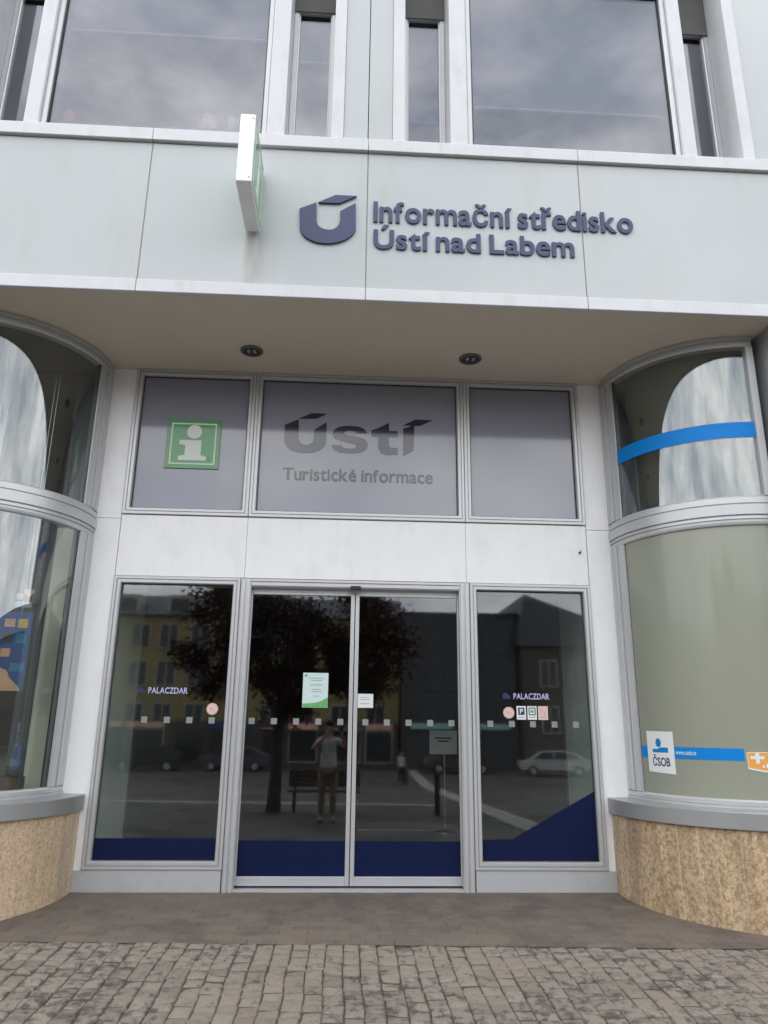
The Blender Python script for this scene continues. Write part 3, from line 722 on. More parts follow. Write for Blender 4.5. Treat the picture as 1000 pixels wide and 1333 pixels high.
# ------------------------------------------------------------------ signs and lettering
sg = empty('facade_lettering', 'raised navy letters reading Informační středisko Ústí nad Labem with a U emblem', 'sign')
lettering(sg, 'Informační středisko', 'letter_navy', 0.160, 2.462, 5.560, 0.200, F - 0.004, 0.015, 0.02)
lettering(sg, 'Ústí nad Labem', 'letter_navy', 0.164, 1.918, 5.290, 0.185, F - 0.004, 0.015, 0.02)
def smooth_poly(p, corner):
    return p
LU = [(-0.481, 5.646), (-0.336, 5.718), (-0.329, 5.519), (-0.318, 5.49), (-0.295, 5.466), (-0.26, 5.450), (-0.225, 5.446), (-0.19, 5.451), (-0.158, 5.470), (-0.136, 5.5), (-0.126, 5.537), (-0.129, 5.639), (0.004, 5.73), (0.010, 5.47), (-0.005, 5.425), (-0.04, 5.384), (-0.085, 5.350), (-0.14, 5.326), (-0.2, 5.312), (-0.26, 5.309), (-0.32, 5.317), (-0.375, 5.337), (-0.42, 5.366), (-0.452, 5.404), (-0.469, 5.45)]
LA = [(-0.324, 5.719), (-0.137, 5.722), (0.012, 5.803), (-0.172, 5.804)]
MB().prism_xz(LU[::-1], F - 0.024, F - 0.004).build('emblem', 'letter_navy', sg)
MB().prism_xz(LA, F - 0.024, F - 0.004).build('emblem_accent', 'letter_navy', sg)

# projecting box sign
ps = empty('projecting_sign', 'square green information sign box projecting from the facade on edge', 'sign')
sx0, sx1, sy0, sy1, sz0, sz1 = -0.928, -0.806, -2.085, F - 0.03, 5.384, 6.022
box('sign_case', 'white_metal', ps, sx0, sx1, sy0, sy1, sz0, sz1, 0.008)
for s in (0, 1):
    def fx(d): return sx1 + d if s else sx0 - d
    def slab(name, m, par, y0, y1, z0, z1, d0, d1): return MB().box(min(fx(d0), fx(d1)), max(fx(d0), fx(d1)), y0, y1, z0, z1).build(name, m, par)
    fc = slab('sign_face', 'sign_green', ps, sy0 + 0.012, sy1 - 0.012, sz0 + 0.012, sz1 - 0.012, 0.0, 0.002)
    br = MB(); ya, yb, za, zb, t = sy0 + 0.05, sy1 - 0.05, sz0 + 0.05, sz1 - 0.05, 0.018
    x0, x1 = sorted((fx(0.0022), fx(0.004)))
    br.box(x0, x1, ya, yb, za, za + t).box(x0, x1, ya, yb, zb - t, zb).box(x0, x1, ya, ya + t, za + t, zb - t).box(x0, x1, yb - t, yb, za + t, zb - t)
    br.build('border_line', 'white_print', fc)
    yc = (sy0 + sy1) / 2; gl = MB()
    gl.box(x0, x1, yc - 0.055, yc + 0.055, sz0 + 0.13, sz0 + 0.35).box(x0, x1, yc - 0.10, yc + 0.10, sz0 + 0.10, sz0 + 0.13).box(x0, x1, yc - 0.10, yc + 0.055, sz0 + 0.35, sz0 + 0.39)
    n = len(gl.v); k = 16
    gl.v += [(x0 if i < k else x1, yc + 0.065 * math.cos(2 * math.pi * i / k), sz0 + 0.475 + 0.065 * math.sin(2 * math.pi * i / k)) for i in range(2 * k)]
    gl.f.append(tuple(range(n, n + k))); gl.f.append(tuple(range(n + k, n + 2 * k))); gl.f += [(n + i, n + (i + 1) % k, n + k + (i + 1) % k, n + k + i) for i in range(k)]
    gl.build('information_symbol', 'white_print', fc)
for z in (sz0 + 0.04, sz1 - 0.04): MB().disc_y(sx1 - 0.02, z, 0.007, sy0 - 0.004, sy0 + 0.002, 8).build('screw', 'silver_sill', ps)
MB().box(sx0 + 0.03, sx1 - 0.03, F - 0.031, F - 0.001, sz0 + 0.05, sz1 - 0.05).build('wall_bracket', 'silver_sill', ps)

# green i sign in the left transom pane
isn = empty('information_sign', 'green square information sign with white letter i in the left transom pane', 'sign')
ix0, ix1, iz0, iz1 = -1.800, -1.273, 3.750, 4.268
box('sign_plate', 'sign_green', isn, ix0, ix1, 0.008, 0.020, iz0, iz1, 0.003)
br = MB(); t = 0.014; a, b_, c, d = ix0 + 0.042, ix1 - 0.042, iz0 + 0.042, iz1 - 0.042
br.box(a, b_, 0.006, 0.0078, c, c + t).box(a, b_, 0.006, 0.0078, d - t, d).box(a, a + t, 0.006, 0.0078, c + t, d - t).box(b_ - t, b_, 0.006, 0.0078, c + t, d - t)
br.build('border_line', 'white_print', isn)
ic = (ix0 + ix1) / 2
MB().disc_y(ic + 0.005, iz0 + 0.385, 0.073, 0.0055, 0.0078, 24).build('letter_dot', 'white_print', isn)
MB().prism_xz([(ic - 0.135, iz0 + 0.085), (ic + 0.135, iz0 + 0.085), (ic + 0.135, iz0 + 0.128), (ic + 0.08, iz0 + 0.14), (ic + 0.08, iz0 + 0.295), (ic - 0.135, iz0 + 0.295), (ic - 0.135, iz0 + 0.252), (ic - 0.075, iz0 + 0.24), (ic - 0.075, iz0 + 0.14), (ic - 0.135, iz0 + 0.128)], 0.0055, 0.0078).build('letter_stem', 'white_print', isn)
MB().disc_y(ic + 0.165, iz0 + 0.098, 0.014, 0.0055, 0.0078, 10).build('registered_mark', 'paper_green', isn)

# window lettering Ústí / Turistické informace
wl = empty('window_lettering', 'dark window lettering Ústí Turistické informace on the wide frosted transom', 'lettering')
Y0, Y1 = 0.0185, 0.0205
def zmul(p): return p
US = [(-0.647, 4.246), (-0.512, 4.311), (-0.504, 4.10), (-0.490, 4.068), (-0.467, 4.048), (-0.435, 4.040), (-0.4, 4.043), (-0.373, 4.06), (-0.356, 4.084), (-0.351, 4.203), (-0.231, 4.287), (-0.229, 4.062), (-0.252, 4.018), (-0.291, 3.982), (-0.345, 3.961), (-0.411, 3.952), (-0.475, 3.953), (-0.533, 3.961), (-0.58, 3.98), (-0.617, 4.01), (-0.638, 4.045), (-0.645, 4.081)]
MB().prism_xz(US[::-1], Y0, Y1).build('letter', 'film_letter', wl)
MB().prism_xz([(-0.512, 4.317), (-0.331, 4.324), (-0.228, 4.381), (-0.382, 4.382)], Y0, Y1).build('accent', 'film_letter', wl)
MB().prism_xz([(0.545, 4.247), (0.546, 3.950), (0.651, 4.012), (0.657, 4.285)], Y0, Y1).build('letter', 'film_letter', wl)
MB().prism_xz([(0.544, 4.281), (0.713, 4.280), (0.845, 4.348), (0.669, 4.349)], Y0, Y1).build('accent', 'film_letter', wl)
TT = [(0.224, 4.215), (0.49, 4.215), (0.49, 4.150), (0.40, 4.150), (0.40, 4.06), (0.42, 4.035), (0.49, 4.035), (0.49, 3.962), (0.385, 3.955), (0.315, 3.985), (0.296, 4.03), (0.296, 4.150), (0.224, 4.150)]
MB().prism_xz([(0.40, 4.303), (0.296, 4.245), (0.224, 4.215), (0.224, 4.150), (0.296, 4.150), (0.296, 4.03), (0.315, 3.985), (0.35, 3.962), (0.395, 3.955), (0.49, 3.962), (0.49, 4.035), (0.42, 4.037), (0.40, 4.06), (0.40, 4.150), (0.49, 4.150), (0.49, 4.215), (0.40, 4.215)], Y0, Y1).build('letter', 'film_letter', wl)
SS = [(0.97, 0.74), (0.70, 0.74), (0.66, 0.80), (0.5, 0.83), (0.36, 0.80), (0.34, 0.73), (0.42, 0.67), (0.75, 0.60), (0.92, 0.52), (1.0, 0.36), (0.97, 0.18), (0.85, 0.07), (0.68, 0.01), (0.48, 0.0), (0.25, 0.02), (0.08, 0.11), (0.0, 0.28), (0.28, 0.28), (0.33, 0.20), (0.48, 0.165), (0.63, 0.185), (0.69, 0.25), (0.66, 0.32), (0.55, 0.37), (0.28, 0.43), (0.10, 0.52), (0.03, 0.66), (0.06, 0.82), (0.17, 0.93), (0.34, 0.99), (0.52, 1.0), (0.75, 0.98), (0.90, 0.89)]
MB().prism_xz([(-0.178 + u * 0.370, 3.962 + v * 0.295) for u, v in SS], Y0, Y1).build('letter', 'film_letter', wl)
lettering(wl, 'Turistické informace', 'film_letter_grey', -0.643, 0.842, 3.668, 0.125, Y1, Y1 - Y0, 0.018)

# PALACZDAR lettering and stickers on the side panes
for (x0, x1, zb, lbl, side) in ((-1.742, -1.392, 1.612, 'small lavender lettering PALACZDAR on the left side window', 0), (1.574, 1.908, 1.604, 'small lavender lettering PALACZDAR above the row of stickers', 1)):
    t_ = empty('vinyl_lettering', lbl, 'lettering')
    lettering(t_, 'PALACZDAR', 'lavender_print', x0, x1, zb, 0.052, 0.0208, 0.0012, 0.016)
    MB().prism_xz([(x0 - 0.10, zb), (x0 - 0.03, zb), (x0 - 0.03, zb + 0.02), (x0 - 0.06, zb + 0.052), (x0 - 0.10, zb + 0.052)], 0.0196, 0.0208).build('logo_mark', 'navy_print', t_)
for x, lbl in ((-1.161, 'round pink sticker at the edge of the left side window'), (1.525, 'round pink sticker beside the small square stickers')):
    s_ = empty('round_sticker', lbl, 'sticker')
    MB().disc_y(x, 1.482, 0.052, 0.0192, 0.0208, 24).build('sticker_rim', 'pink_print', s_); MB().disc_y(x, 1.482, 0.042, 0.0180, 0.0190, 24).build('sticker_face', 'pink_pale', s_)
    MB().box(x - 0.02, x + 0.0, 0.0172, 0.0178, 1.468, 1.496).box(x + 0.006, x + 0.022, 0.0172, 0.0178, 1.472, 1.484).build('sticker_print', 'pink_print', s_)
for x0, x1, pr, lbl in ((1.598, 1.685, 'navy_print', 'small parking sticker with a navy square next to the round sticker'), (1.698, 1.785, 'black_print', 'middle square sticker with a dark outlined box on the right window'), (1.797, 1.888, 'pink_print', 'pale pink square sticker at the right end of the row')):
    s_ = empty('square_sticker', lbl, 'sticker', group='row of small stickers')
    box('sticker_sheet', 'paper' if pr != 'pink_print' else 'pink_pale', s_, x0, x1, 0.0196, 0.0208, 1.422, 1.543)
    w = x1 - x0; c = (x0 + x1) / 2
    if pr == 'navy_print':
        box('sticker_square', pr, s_, c - 0.029, c + 0.029, 0.0188, 0.0195, 1.464, 1.528)
        lettering(s_, 'P', 'paper', c - 0.014, c + 0.016, 1.476, 0.042, 0.0186, 0.0006, 0.02)
    elif pr == 'black_print':
        MB().ring(c - 0.032, c + 0.032, 1.462, 1.53, [(0, .0195), (0, .0188), (0.008, .0188), (0.008, .0195)]).build('sticker_square', pr, s_); box('sticker_print', 'grey_print', s_, c - 0.016, c + 0.016, 0.0188, 0.0195, 1.484, 1.508)
    else:
        MB().ring(c - 0.03, c + 0.03, 1.462, 1.53, [(0, .0195), (0, .0188), (0.006, .0188), (0.006, .0195)]).prism_xz([(c - 0.03, 1.52), (c + 0.022, 1.462), (c + 0.03, 1.470), (c - 0.022, 1.53)], .0180, .0186).build('sticker_print', pr, s_)
    MB().box(c - 0.03, c + 0.03, 0.0190, 0.0195, 1.440, 1.446).build('sticker_text', 'grey_print', s_)

# papers on the doors
p = empty('notice', 'white and mint notice with green wavy foot on the left door leaf', 'notice')
box('sheet', 'paper_mint', p, -0.364, -0.132, 0.0775, 0.0795, 1.506, 1.816)
MB().prism_xz([(-0.362, 1.508), (-0.134, 1.508), (-0.134, 1.60), (-0.19, 1.565), (-0.25, 1.548), (-0.362, 1.54)], 0.0765, 0.0772).build('green_wave', 'paper_green', p)
for z, a, b_ in ((1.765, -0.31, -0.17), (1.745, -0.29, -0.19), (1.705, -0.30, -0.18), (1.665, -0.28, -0.20), (1.645, -0.29, -0.19), (1.605, -0.27, -0.21)): box('print_line', 'grey_print', p, a, b_, 0.0767, 0.0773, z, z + 0.006)
box('logo_mark', 'paper_green', p, -0.35, -0.325, 0.0767, 0.0773, 1.782, 1.802)
p = empty('notice', 'small blank white notice on the right door leaf', 'notice')
box('sheet', 'paper', p, 0.142, 0.284, 0.0775, 0.0795, 1.510, 1.634)
for z in (1.60, 1.58, 1.545): box('print_line', 'grey_print', p, 0.165, 0.25, 0.0767, 0.0773, z, z + 0.005)

# stickers on the right curved pane
def on_bay(X, Z, D):            # X = arc length from the wall side, D = height above the glass
    a = R(-180) + X / 1.0; r_ = 1.0012 + D
    return (3.6 + r_ * math.cos(a), -0.08 + r_ * math.sin(a), Z)
def curved_sheet(name, m, par, poly_z, d0, d1, seg=8):
    """strip between arc positions with its own lower and upper edge: poly_z = [(s, zlow, zhigh)...]"""
    b = MB(); n = len(poly_z)
    for (s, zl, zh) in poly_z: b.v += [on_bay(s, zl, d0), on_bay(s, zh, d0), on_bay(s, zh, d1), on_bay(s, zl, d1)]
    for i in range(n - 1):
        for k in range(4): b.f.append((4 * i + k, 4 * i + (k + 1) % 4, 4 * i + 4 + (k + 1) % 4, 4 * i + 4 + k))
    b.f.append((3, 2, 1, 0)); b.f.append(tuple(4 * (n - 1) + k for k in range(4)))
    return b.build(name, m, par)
def srange(a, b, n): return [a + (b - a) * i / n for i in range(n + 1)]
st = empty('window_stripe', 'bright blue stripe with white web address low on the right curved window', 'lettering')
curved_sheet('stripe', 'film_blue', st, [(s, 1.122, 1.214) for s in srange(R(12), R(64), 24)], 0.0, 0.0012)
lettering(st, 'www.csob.cz', 'white_print', R(33.5), R(43.5), 1.155, 0.032, 0, 0.0008, 0.01, fn=lambda X, Z, D: on_bay(X, Z, D + 0.0014))
bk = empty('bank_sticker', 'white tilted sticker with blue figure emblem and navy letters on the curved window', 'sticker')
def tilt(u): return -0.03 * (u - 0.5)
s0, s1 = R(16.6), R(32.8)
curved_sheet('sheet', 'paper', bk, [(s, 1.008 - 0.012 * i / 8, 1.338 - 0.004 * i / 8) for i, s in enumerate(srange(s0, s1, 8))], 0.0016, 0.0028)
sw = s1 - s0
curved_sheet('emblem_bar', 'blue_print', bk, [(s, 1.165, 1.192 + (0.014 if i > 2 else 0)) for i, s in enumerate(srange(s0 + sw * 0.22, s0 + sw * 0.80, 6))], 0.003, 0.0036)
hd = []
for i in range(9):
    u = -1 + 2 * i / 8; hh = math.sqrt(max(0.0, 1 - u * u)); hd.append((s0 + sw * 0.46 + u * 0.030, 1.243 - hh * 0.036, 1.2435 + hh * 0.036))
curved_sheet('emblem_head', 'blue_print', bk, hd, 0.003, 0.0036)
lettering(bk, 'ČSOB', 'navy_print', s0 + sw * 0.20, s0 + sw * 0.84, 1.058, 0.066, 0, 0.0006, 0.02, fn=lambda X, Z, D: on_bay(X, Z, D + 0.003))
og = empty('orange_sticker', 'torn orange sticker with a white cross at the end of the blue stripe', 'sticker')
a0, a1 = R(65.2), R(81)
oz = [(1.07, 1.182), (1.062, 1.186), (1.056, 1.184), (1.050, 1.188), (1.048, 1.186), (1.05, 1.19), (1.06, 1.188), (1.064, 1.19), (1.07, 1.186)]
curved_sheet('sheet', 'paper', og, [(s, zl - 0.006, zh + 0.004) for s, (zl, zh) in zip(srange(a0 - 0.004, a1 + 0.004, 8), oz)], 0.0, 0.0012)
curved_sheet('orange_print', 'orange_print', og, [(s, zl + 0.006, zh) for s, (zl, zh) in zip(srange(a0, a1, 8), oz)], 0.0014, 0.002)
curved_sheet('white_cross', 'paper', og, [(s, 1.138, 1.160) for s in srange(a0 + 0.02, a0 + 0.12, 4)], 0.0022, 0.0027); curved_sheet('white_cross', 'paper', og, [(s, 1.105, 1.186) for s in srange(a0 + 0.055, a0 + 0.083, 2)], 0.0029, 0.0033)
for k in range(5): curved_sheet('print_mark', 'paper', og, [(s, 1.075, 1.075 + 0.02 + 0.012 * (k % 2)) for s in srange(a0 + 0.10 + k * 0.026, a0 + 0.113 + k * 0.026, 1)], 0.0022, 0.0027)

# poster in the left curved window
po = empty('travel_poster', 'blue travel poster with small pictures hanging in the left curved window', 'poster')
X0, X1, YP = -3.27, -2.67, -0.40
box('poster_sheet', 'poster_blue', po, X0, X1, YP, YP + 0.006, 1.60, 2.26)
pic = []
rp = random.Random(4)
for r_, (c, d) in enumerate(((2.12, 2.20), (1.99, 2.08), (1.87, 1.95))):
    for k in range(5):
        if r_ == 2 and k > 3: continue
        pic.append((('poster_sand', 'poster_sky', 'poster_yellow', 'poster_dark', 'paper', 'poster_sky')[(k * 2 + r_ * 3) % 6], 0.03 + k * 0.113, 0.03 + k * 0.113 + rp.uniform(.06, .09), c + rp.uniform(0, .015), d))
pic += [('poster_sky', 0.46, 0.58, 1.76, 1.83)]
for m_, a, b_, c, d in pic: box('picture', m_, po, X0 + a, X0 + b_, YP - 0.002, YP - 0.0003, c, d)
MB().prism_xz([(X0, 1.60), (X1 - 0.02, 1.60), (X1 - 0.05, 1.64), (X1 - 0.12, 1.70), (X1 - 0.16, 1.77), (X1 - 0.25, 1.80), (X1 - 0.33, 1.84), (X0, 1.82)], YP - 0.004, YP - 0.0022).build('picture', 'poster_sand', po)
MB().ring(X0 + 0.12, X0 + 0.32, 1.61, 1.74, [(0, YP - .0043), (0, YP - .0055), (0.025, YP - .0055), (0.025, YP - .0043)]).build('picture_frame', 'poster_yellow', po)
MB().tube([(X1 - 0.1, YP, 2.26), (X1 - 0.1, YP, 4.66)], 0.002, 5).tube([(X0 + 0.1, YP, 2.26), (X0 + 0.1, YP, 4.66)], 0.002, 5).build('hanging_wire', 'chrome', po)
he = empty('heart_decal', 'small red and white heart lettering above the travel poster', 'decal')
hp = []
for i in range(20):
    t = 2 * math.pi * i / 20; hp.append((-2.735 + 0.0028 * 16 * math.sin(t) ** 3, 2.43 + 0.0028 * (13 * math.cos(t) - 5 * math.cos(2 * t) - 2 * math.cos(3 * t) - math.cos(4 * t))))
MB().prism_xz(hp[::-1], YP, YP + 0.003).build('heart', 'poster_sand', he); MB().box(-2.85, -2.70, YP, YP + 0.003, 2.30, 2.35).box(-2.84, -2.78, YP, YP + 0.003, 2.37, 2.42).build('heart_text', 'grey_print', he)
MB().tube([(-2.735, YP, 2.45), (-2.735, YP, 4.66)], 0.002, 5).build('hanging_wire', 'chrome', he)
db = empty('display_stand', 'dark brochure display stand low in the left curved window', 'stand')
MB().box(-3.2, -2.72, -0.10, 0.1, 0.801, 0.90).box(-3.18, -2.74, 0.02, 0.06, 0.90, 1.45).build('stand_frame', 'bay_dark', db)
for k in range(4): box('brochure', 'poster_blue' if k % 2 else 'poster_dark', db, -3.16 + k * 0.105, -3.075 + k * 0.105, -0.02, 0.0, 0.95, 1.15)

# notice stand inside the lobby
ns = empty('notice_stand', 'white notice board on a thin chrome pole inside the lobby', 'stand')
MB().lathe(1.402, 3.55, [(0.15, 0.0045), (0.15, 0.02), (0.04, 0.035), (0.016, 0.05)], 24).build('base', 'chrome', ns, smooth=True)
MB().tube([(1.402, 3.55, 0.03), (1.402, 3.55, 1.0)], 0.014, 10).build('pole', 'chrome', ns, smooth=True)
box('board', 'white_print', ns, 1.20, 1.575, 3.535, 3.55, 0.99, 1.30, 0.004)
for z, a, b_ in ((1.19, 1.27, 1.50), (1.15, 1.31, 1.46)): box('print_line', 'navy_print', ns, a, b_, 3.5335, 3.5345, z, z + 0.018)
mt = box('door_mat', 'pale_paving', None, 0.25, 1.62, 3.75, 4.5, 0.0045, 0.015, 0.003); tag(mt, 'pale mat on the dark lobby floor behind the notice stand', 'mat')

# ornaments on the sill of the left upper window
def ornament(name, m, x, y, prof, label):
    o = MB().lathe(x, y, [(r_, 6.56 + z) for r_, z in prof], 14).build(name, m, None, smooth=True); tag(o, label, 'ornament'); return o
shelf = box('window_board', 'room_grey', BL, -2.75, -0.87, F + 0.10, F + 0.36, 6.53, 6.559)
o = empty('ornament', 'little orange house ornament at the left end of the upper window', 'ornament')
box('body', 'toy_orange', o, -2.66, -2.57, F + .12, F + .19, 6.56, 6.64); MB().prism_xz([(-2.675, 6.641), (-2.555, 6.641), (-2.615, 6.72)], F + .115, F + .20).build('roof', 'toy_orange', o)
ornament('ornament', 'toy_sand', -1.37, F + 0.17, [(0.03, 0), (0.07, 0.01), (0.085, 0.06), (0.07, 0.1), (0.05, 0.115), (0.06, 0.15), (0.055, 0.19), (0.02, 0.22)], 'sand coloured round figurine in the upper window left of the projecting sign')
ornament('ornament', 'toy_teal', -1.15, F + 0.17, [(0.045, 0), (0.05, 0.01), (0.045, 0.09), (0.055, 0.16), (0.05, 0.162)], 'pale teal cup on the upper window board beside the projecting sign')
ornament('ornament', 'toy_sand', -2.36, F + 0.24, [(0.02, 0), (0.03, 0.01), (0.03, 0.05), (0.012, 0.07), (0.02, 0.09), (0.01, 0.11)], 'tiny pale figurine right of the orange house ornament')

# ------------------------------------------------------------------ the square that the glass mirrors
def person(name, label, x, y, h, facing, cols, arms, hold=None):
    """one skinned body; facing = rotation about z, arms = (left, right) lists of joint offsets for elbow, wrist"""
    k = h / 1.75
    root = empty(name, label, 'person'); root.location = (x, y, gz(y) - 0.008); root.rotation_euler = (0, 0, facing)
    def skin(nm, m, verts, edges, rads, rootv, lvl=2):
        me = bpy.data.meshes.new(nm); me.from_pydata([tuple(c * k for c in v) for v in verts], edges, []); me.update()
        o = link(nm, me, m, root)
        md = o.modifiers.new('skin', 'SKIN'); md.use_smooth_shade = True
        if not me.skin_vertices: return o
        sv = me.skin_vertices[0].data
        for i, r_ in enumerate(rads):
            rr = r_ if isinstance(r_, tuple) else (r_, r_); sv[i].radius = (rr[0] * k, rr[1] * k); sv[i].use_root = i == rootv
        s = o.modifiers.new('sub', 'SUBSURF'); s.levels = lvl; s.render_levels = lvl
        return o
    (le, lw), (re, rw) = arms
    V = [(0, 0, .95), (0, 0, 1.12), (0, 0, 1.30), (0, 0, 1.42), (0, -.01, 1.50), (0, -.02, 1.58), (0, -.03, 1.68),
         (-.09, 0, .90), (-.10, -.01, .50), (-.10, .02, .09), (-.11, -.13, .04),
         (.09, 0, .90), (.11, -.01, .50), (.12, .02, .09), (.13, -.13, .04),
         (-.18, 0, 1.41), le, lw, (.18, 0, 1.41), re, rw]
    Ed = [(0, 1), (1, 2), (2, 3), (3, 4), (4, 5), (5, 6), (0, 7), (7, 8), (8, 9), (9, 10), (0, 11), (11, 12), (12, 13), (13, 14), (3, 15), (15, 16), (16, 17), (3, 18), (18, 19), (19, 20)]
    Rd = [(.14, .10), (.125, .09), (.15, .10), (.12, .08), .05, (.075, .09), (.075, .095), (.08, .085), .052, .038, (.035, .03), (.08, .085), .052, .038, (.035, .03), .055, .040, .026, .055, .040, .026]
    skin('body', 'skin', V, Ed, Rd, 0)
    # clothing follows the body, slightly larger
    skin('shirt', cols[0], [(0, 0, .84), V[1], V[2], V[3], V[15], tuple((a + b) / 2 for a, b in zip(V[15], V[16])), V[18], tuple((a + b) / 2 for a, b in zip(V[18], V[19]))], [(0, 1), (1, 2), (2, 3), (3, 4), (4, 5), (3, 6), (6, 7)], [(.185, .15), (.155, .12), (.165, .115), (.13, .09), .068, .062, .068, .062], 0)
    skin('trousers', cols[1], [(0, 0, .98), V[7], V[8], (-.10, .02, .12), V[11], V[12], (.12, .02, .12)], [(0, 1), (1, 2), (2, 3), (0, 4), (4, 5), (5, 6)], [(.15, .11), (.095, .10), .07, .058, (.095, .10), .07, .058], 0)
    for s_, b_ in ((V[9], V[10]), (V[13], V[14])):
        skin('shoe', 'shoe', [(s_[0], .05, .045), (b_[0], -.05, .045), (b_[0], -.17, .04)], [(0, 1), (1, 2)], [(.042, .04), (.046, .042), (.035, .032)], 1)
    skin('hair', 'hair', [(0, .035, 1.63), (0, .02, 1.70), (0, -.03, 1.755), (0, -.07, 1.735)], [(0, 1), (1, 2), (2, 3)], [(.07, .05), (.082, .06), (.08, .04), (.06, .02)], 1)
    # nose, ears
    skin('nose', 'skin', [(0, -.115, 1.665), (0, -.135, 1.635)], [(0, 1)], [.012, .016], 0, 1)
    for s_ in (-1, 1):
        skin('ear', 'skin', [(s_ * .082, -.01, 1.67), (s_ * .086, -.005, 1.63)], [(0, 1)], [(.012, .02), (.01, .015)], 0, 1)
    # hands with five fingers
    for (e_, w_) in ((le, lw), (re, rw)):
        e_, w_ = Vector(e_), Vector(w_); dr = (w_ - e_).normalized(); sd_ = dr.cross(Vector((0, 1, 0))); sd_ = sd_.normalized() if sd_.length > 1e-3 else Vector((1, 0, 0)); nm_ = dr.cross(sd_)
        vs, es, rs = [tuple(w_), tuple(w_ + dr * .05), tuple(w_ + dr * .085)], [(0, 1), (1, 2)], [(.024, .018), (.034, .016), (.034, .014)]
        for f_ in range(4):
            b0 = len(vs); o_ = (f_ - 1.5) * .018; ln = (.055, .068, .064, .05)[f_]
            vs += [tuple(w_ + dr * .09 + sd_ * o_), tuple(w_ + dr * (.09 + ln * .5) + sd_ * o_ * 1.1 + nm_ * .012), tuple(w_ + dr * (.09 + ln * .85) + sd_ * o_ * 1.1 + nm_ * .035)]
            es += [(2, b0), (b0, b0 + 1), (b0 + 1, b0 + 2)]; rs += [.009, .0085, .007]
        b0 = len(vs); vs += [tuple(w_ + dr * .05 + sd_ * .042), tuple(w_ + dr * .085 + sd_ * .06 + nm_ * .02)]; es += [(1, b0), (b0, b0 + 1)]; rs += [.011, .008]
        skin('hand', 'skin', vs, es, rs, 0, 1)
    return root
# photographer behind the camera, seen only in the door glass (local -y faces the building after a half turn)
ph = person('person', 'person photographing the entrance in white top and khaki trousers mirrored in the left door', -0.22, -7.28, 1.76, R(180), ('shirt_white', 'khaki'),
            (((-.30, -.10, 1.30), (-.22, -.28, 1.56)), ((.30, -.12, 1.26), (.02, -.30, 1.55))))
phn = empty('mobile_phone', 'dark mobile phone raised by the person mirrored in the door', 'phone')
box('phone_body', 'phone', phn, -0.037, 0.037, -6.932, -6.924, 1.245, 1.39, 0.003)
MB().box(-0.034, 0.034, -6.9328, -6.9322, 1.25, 1.385).build('screen', 'film_navy', phn)
person('person', 'small distant person in white top and black trousers mirrored beside the lamp post', 2.94, -30.6, 1.55, R(150), ('shirt_white', 'trouser_black'),
       (((-.26, 0, 1.15), (-.24, -.12, .95)), ((.26, 0, 1.15), (.24, -.12, .95))))

# plum tree
tr = empty('plum_tree', 'dark red leaved tree mirrored above the left door leaf', 'tree')
TX, TY = -1.45, -10.3
tz = gz(TY) - 0.02
tk = MB().tube([(TX, TY, tz), (TX + .03, TY, tz + .8), (TX + .02, TY + .03, tz + 1.7), (TX + .1, TY, tz + 2.5)], [.17, .13, .115, .10], 10)
rl = random.Random(5); tips = []
for i in range(9):
    a = i * 2.4; el = rl.uniform(.35, 1.1); ln = rl.uniform(1.2, 2.0); b0 = Vector((TX + .06, TY, tz + 1.8 + rl.uniform(0, .7)))
    dv = Vector((math.cos(a) * math.cos(el), math.sin(a) * math.cos(el), math.sin(el))); m1_ = b0 + dv * ln * .5 + Vector((0, 0, .1)); e1 = b0 + dv * ln
    tk.tube([tuple(b0), tuple(m1_), tuple(e1)], [.06, .035, .012], 6); tips += [m1_, e1]
tk.build('trunk', 'bark', tr, smooth=True)
def leaf_crown(name, m, par, centre, rad, n, size, seed):
    rr = random.Random(seed); b = MB()
    clumps = []
    for i in range(46):
        while True:
            p_ = Vector((rr.uniform(-1, 1), rr.uniform(-1, 1), rr.uniform(-1, 1)))
            if .25 < p_.length < 1: break
        clumps.append((Vector(centre) + Vector((p_.x * rad[0], p_.y * rad[1], p_.z * rad[2])), rr.uniform(.28, .6)))
    for i in range(n):
        c_, cr = clumps[rr.randrange(len(clumps))]
        p_ = c_ + Vector((rr.gauss(0, cr * .55), rr.gauss(0, cr * .55), rr.gauss(0, cr * .45)))
        if p_.y > -7.55: continue
        u = Vector((rr.uniform(-1, 1), rr.uniform(-1, 1), rr.uniform(-.6, .6))).normalized(); w_ = u.orthogonal().normalized(); s_ = size * rr.uniform(.6, 1.3)
        b.quad(tuple(p_ - u * s_), tuple(p_ + w_ * s_ * .55), tuple(p_ + u * s_), tuple(p_ - w_ * s_ * .55))
    me = bpy.data.meshes.new(name); me.from_pydata(b.v, [], b.f); me.update()
    return link(name, me, m, par)
leaf_crown('crown', 'leaf_plum', tr, (TX + .35, TY - .2, tz + 3.7), (2.75, 2.0, 1.55), 24000, .062, 1)
leaf_crown('crown', 'leaf_brown', tr, (TX + 1.9, TY - .2, tz + 3.7), (1.1, 1.2, 1.2), 4500, .06, 2)

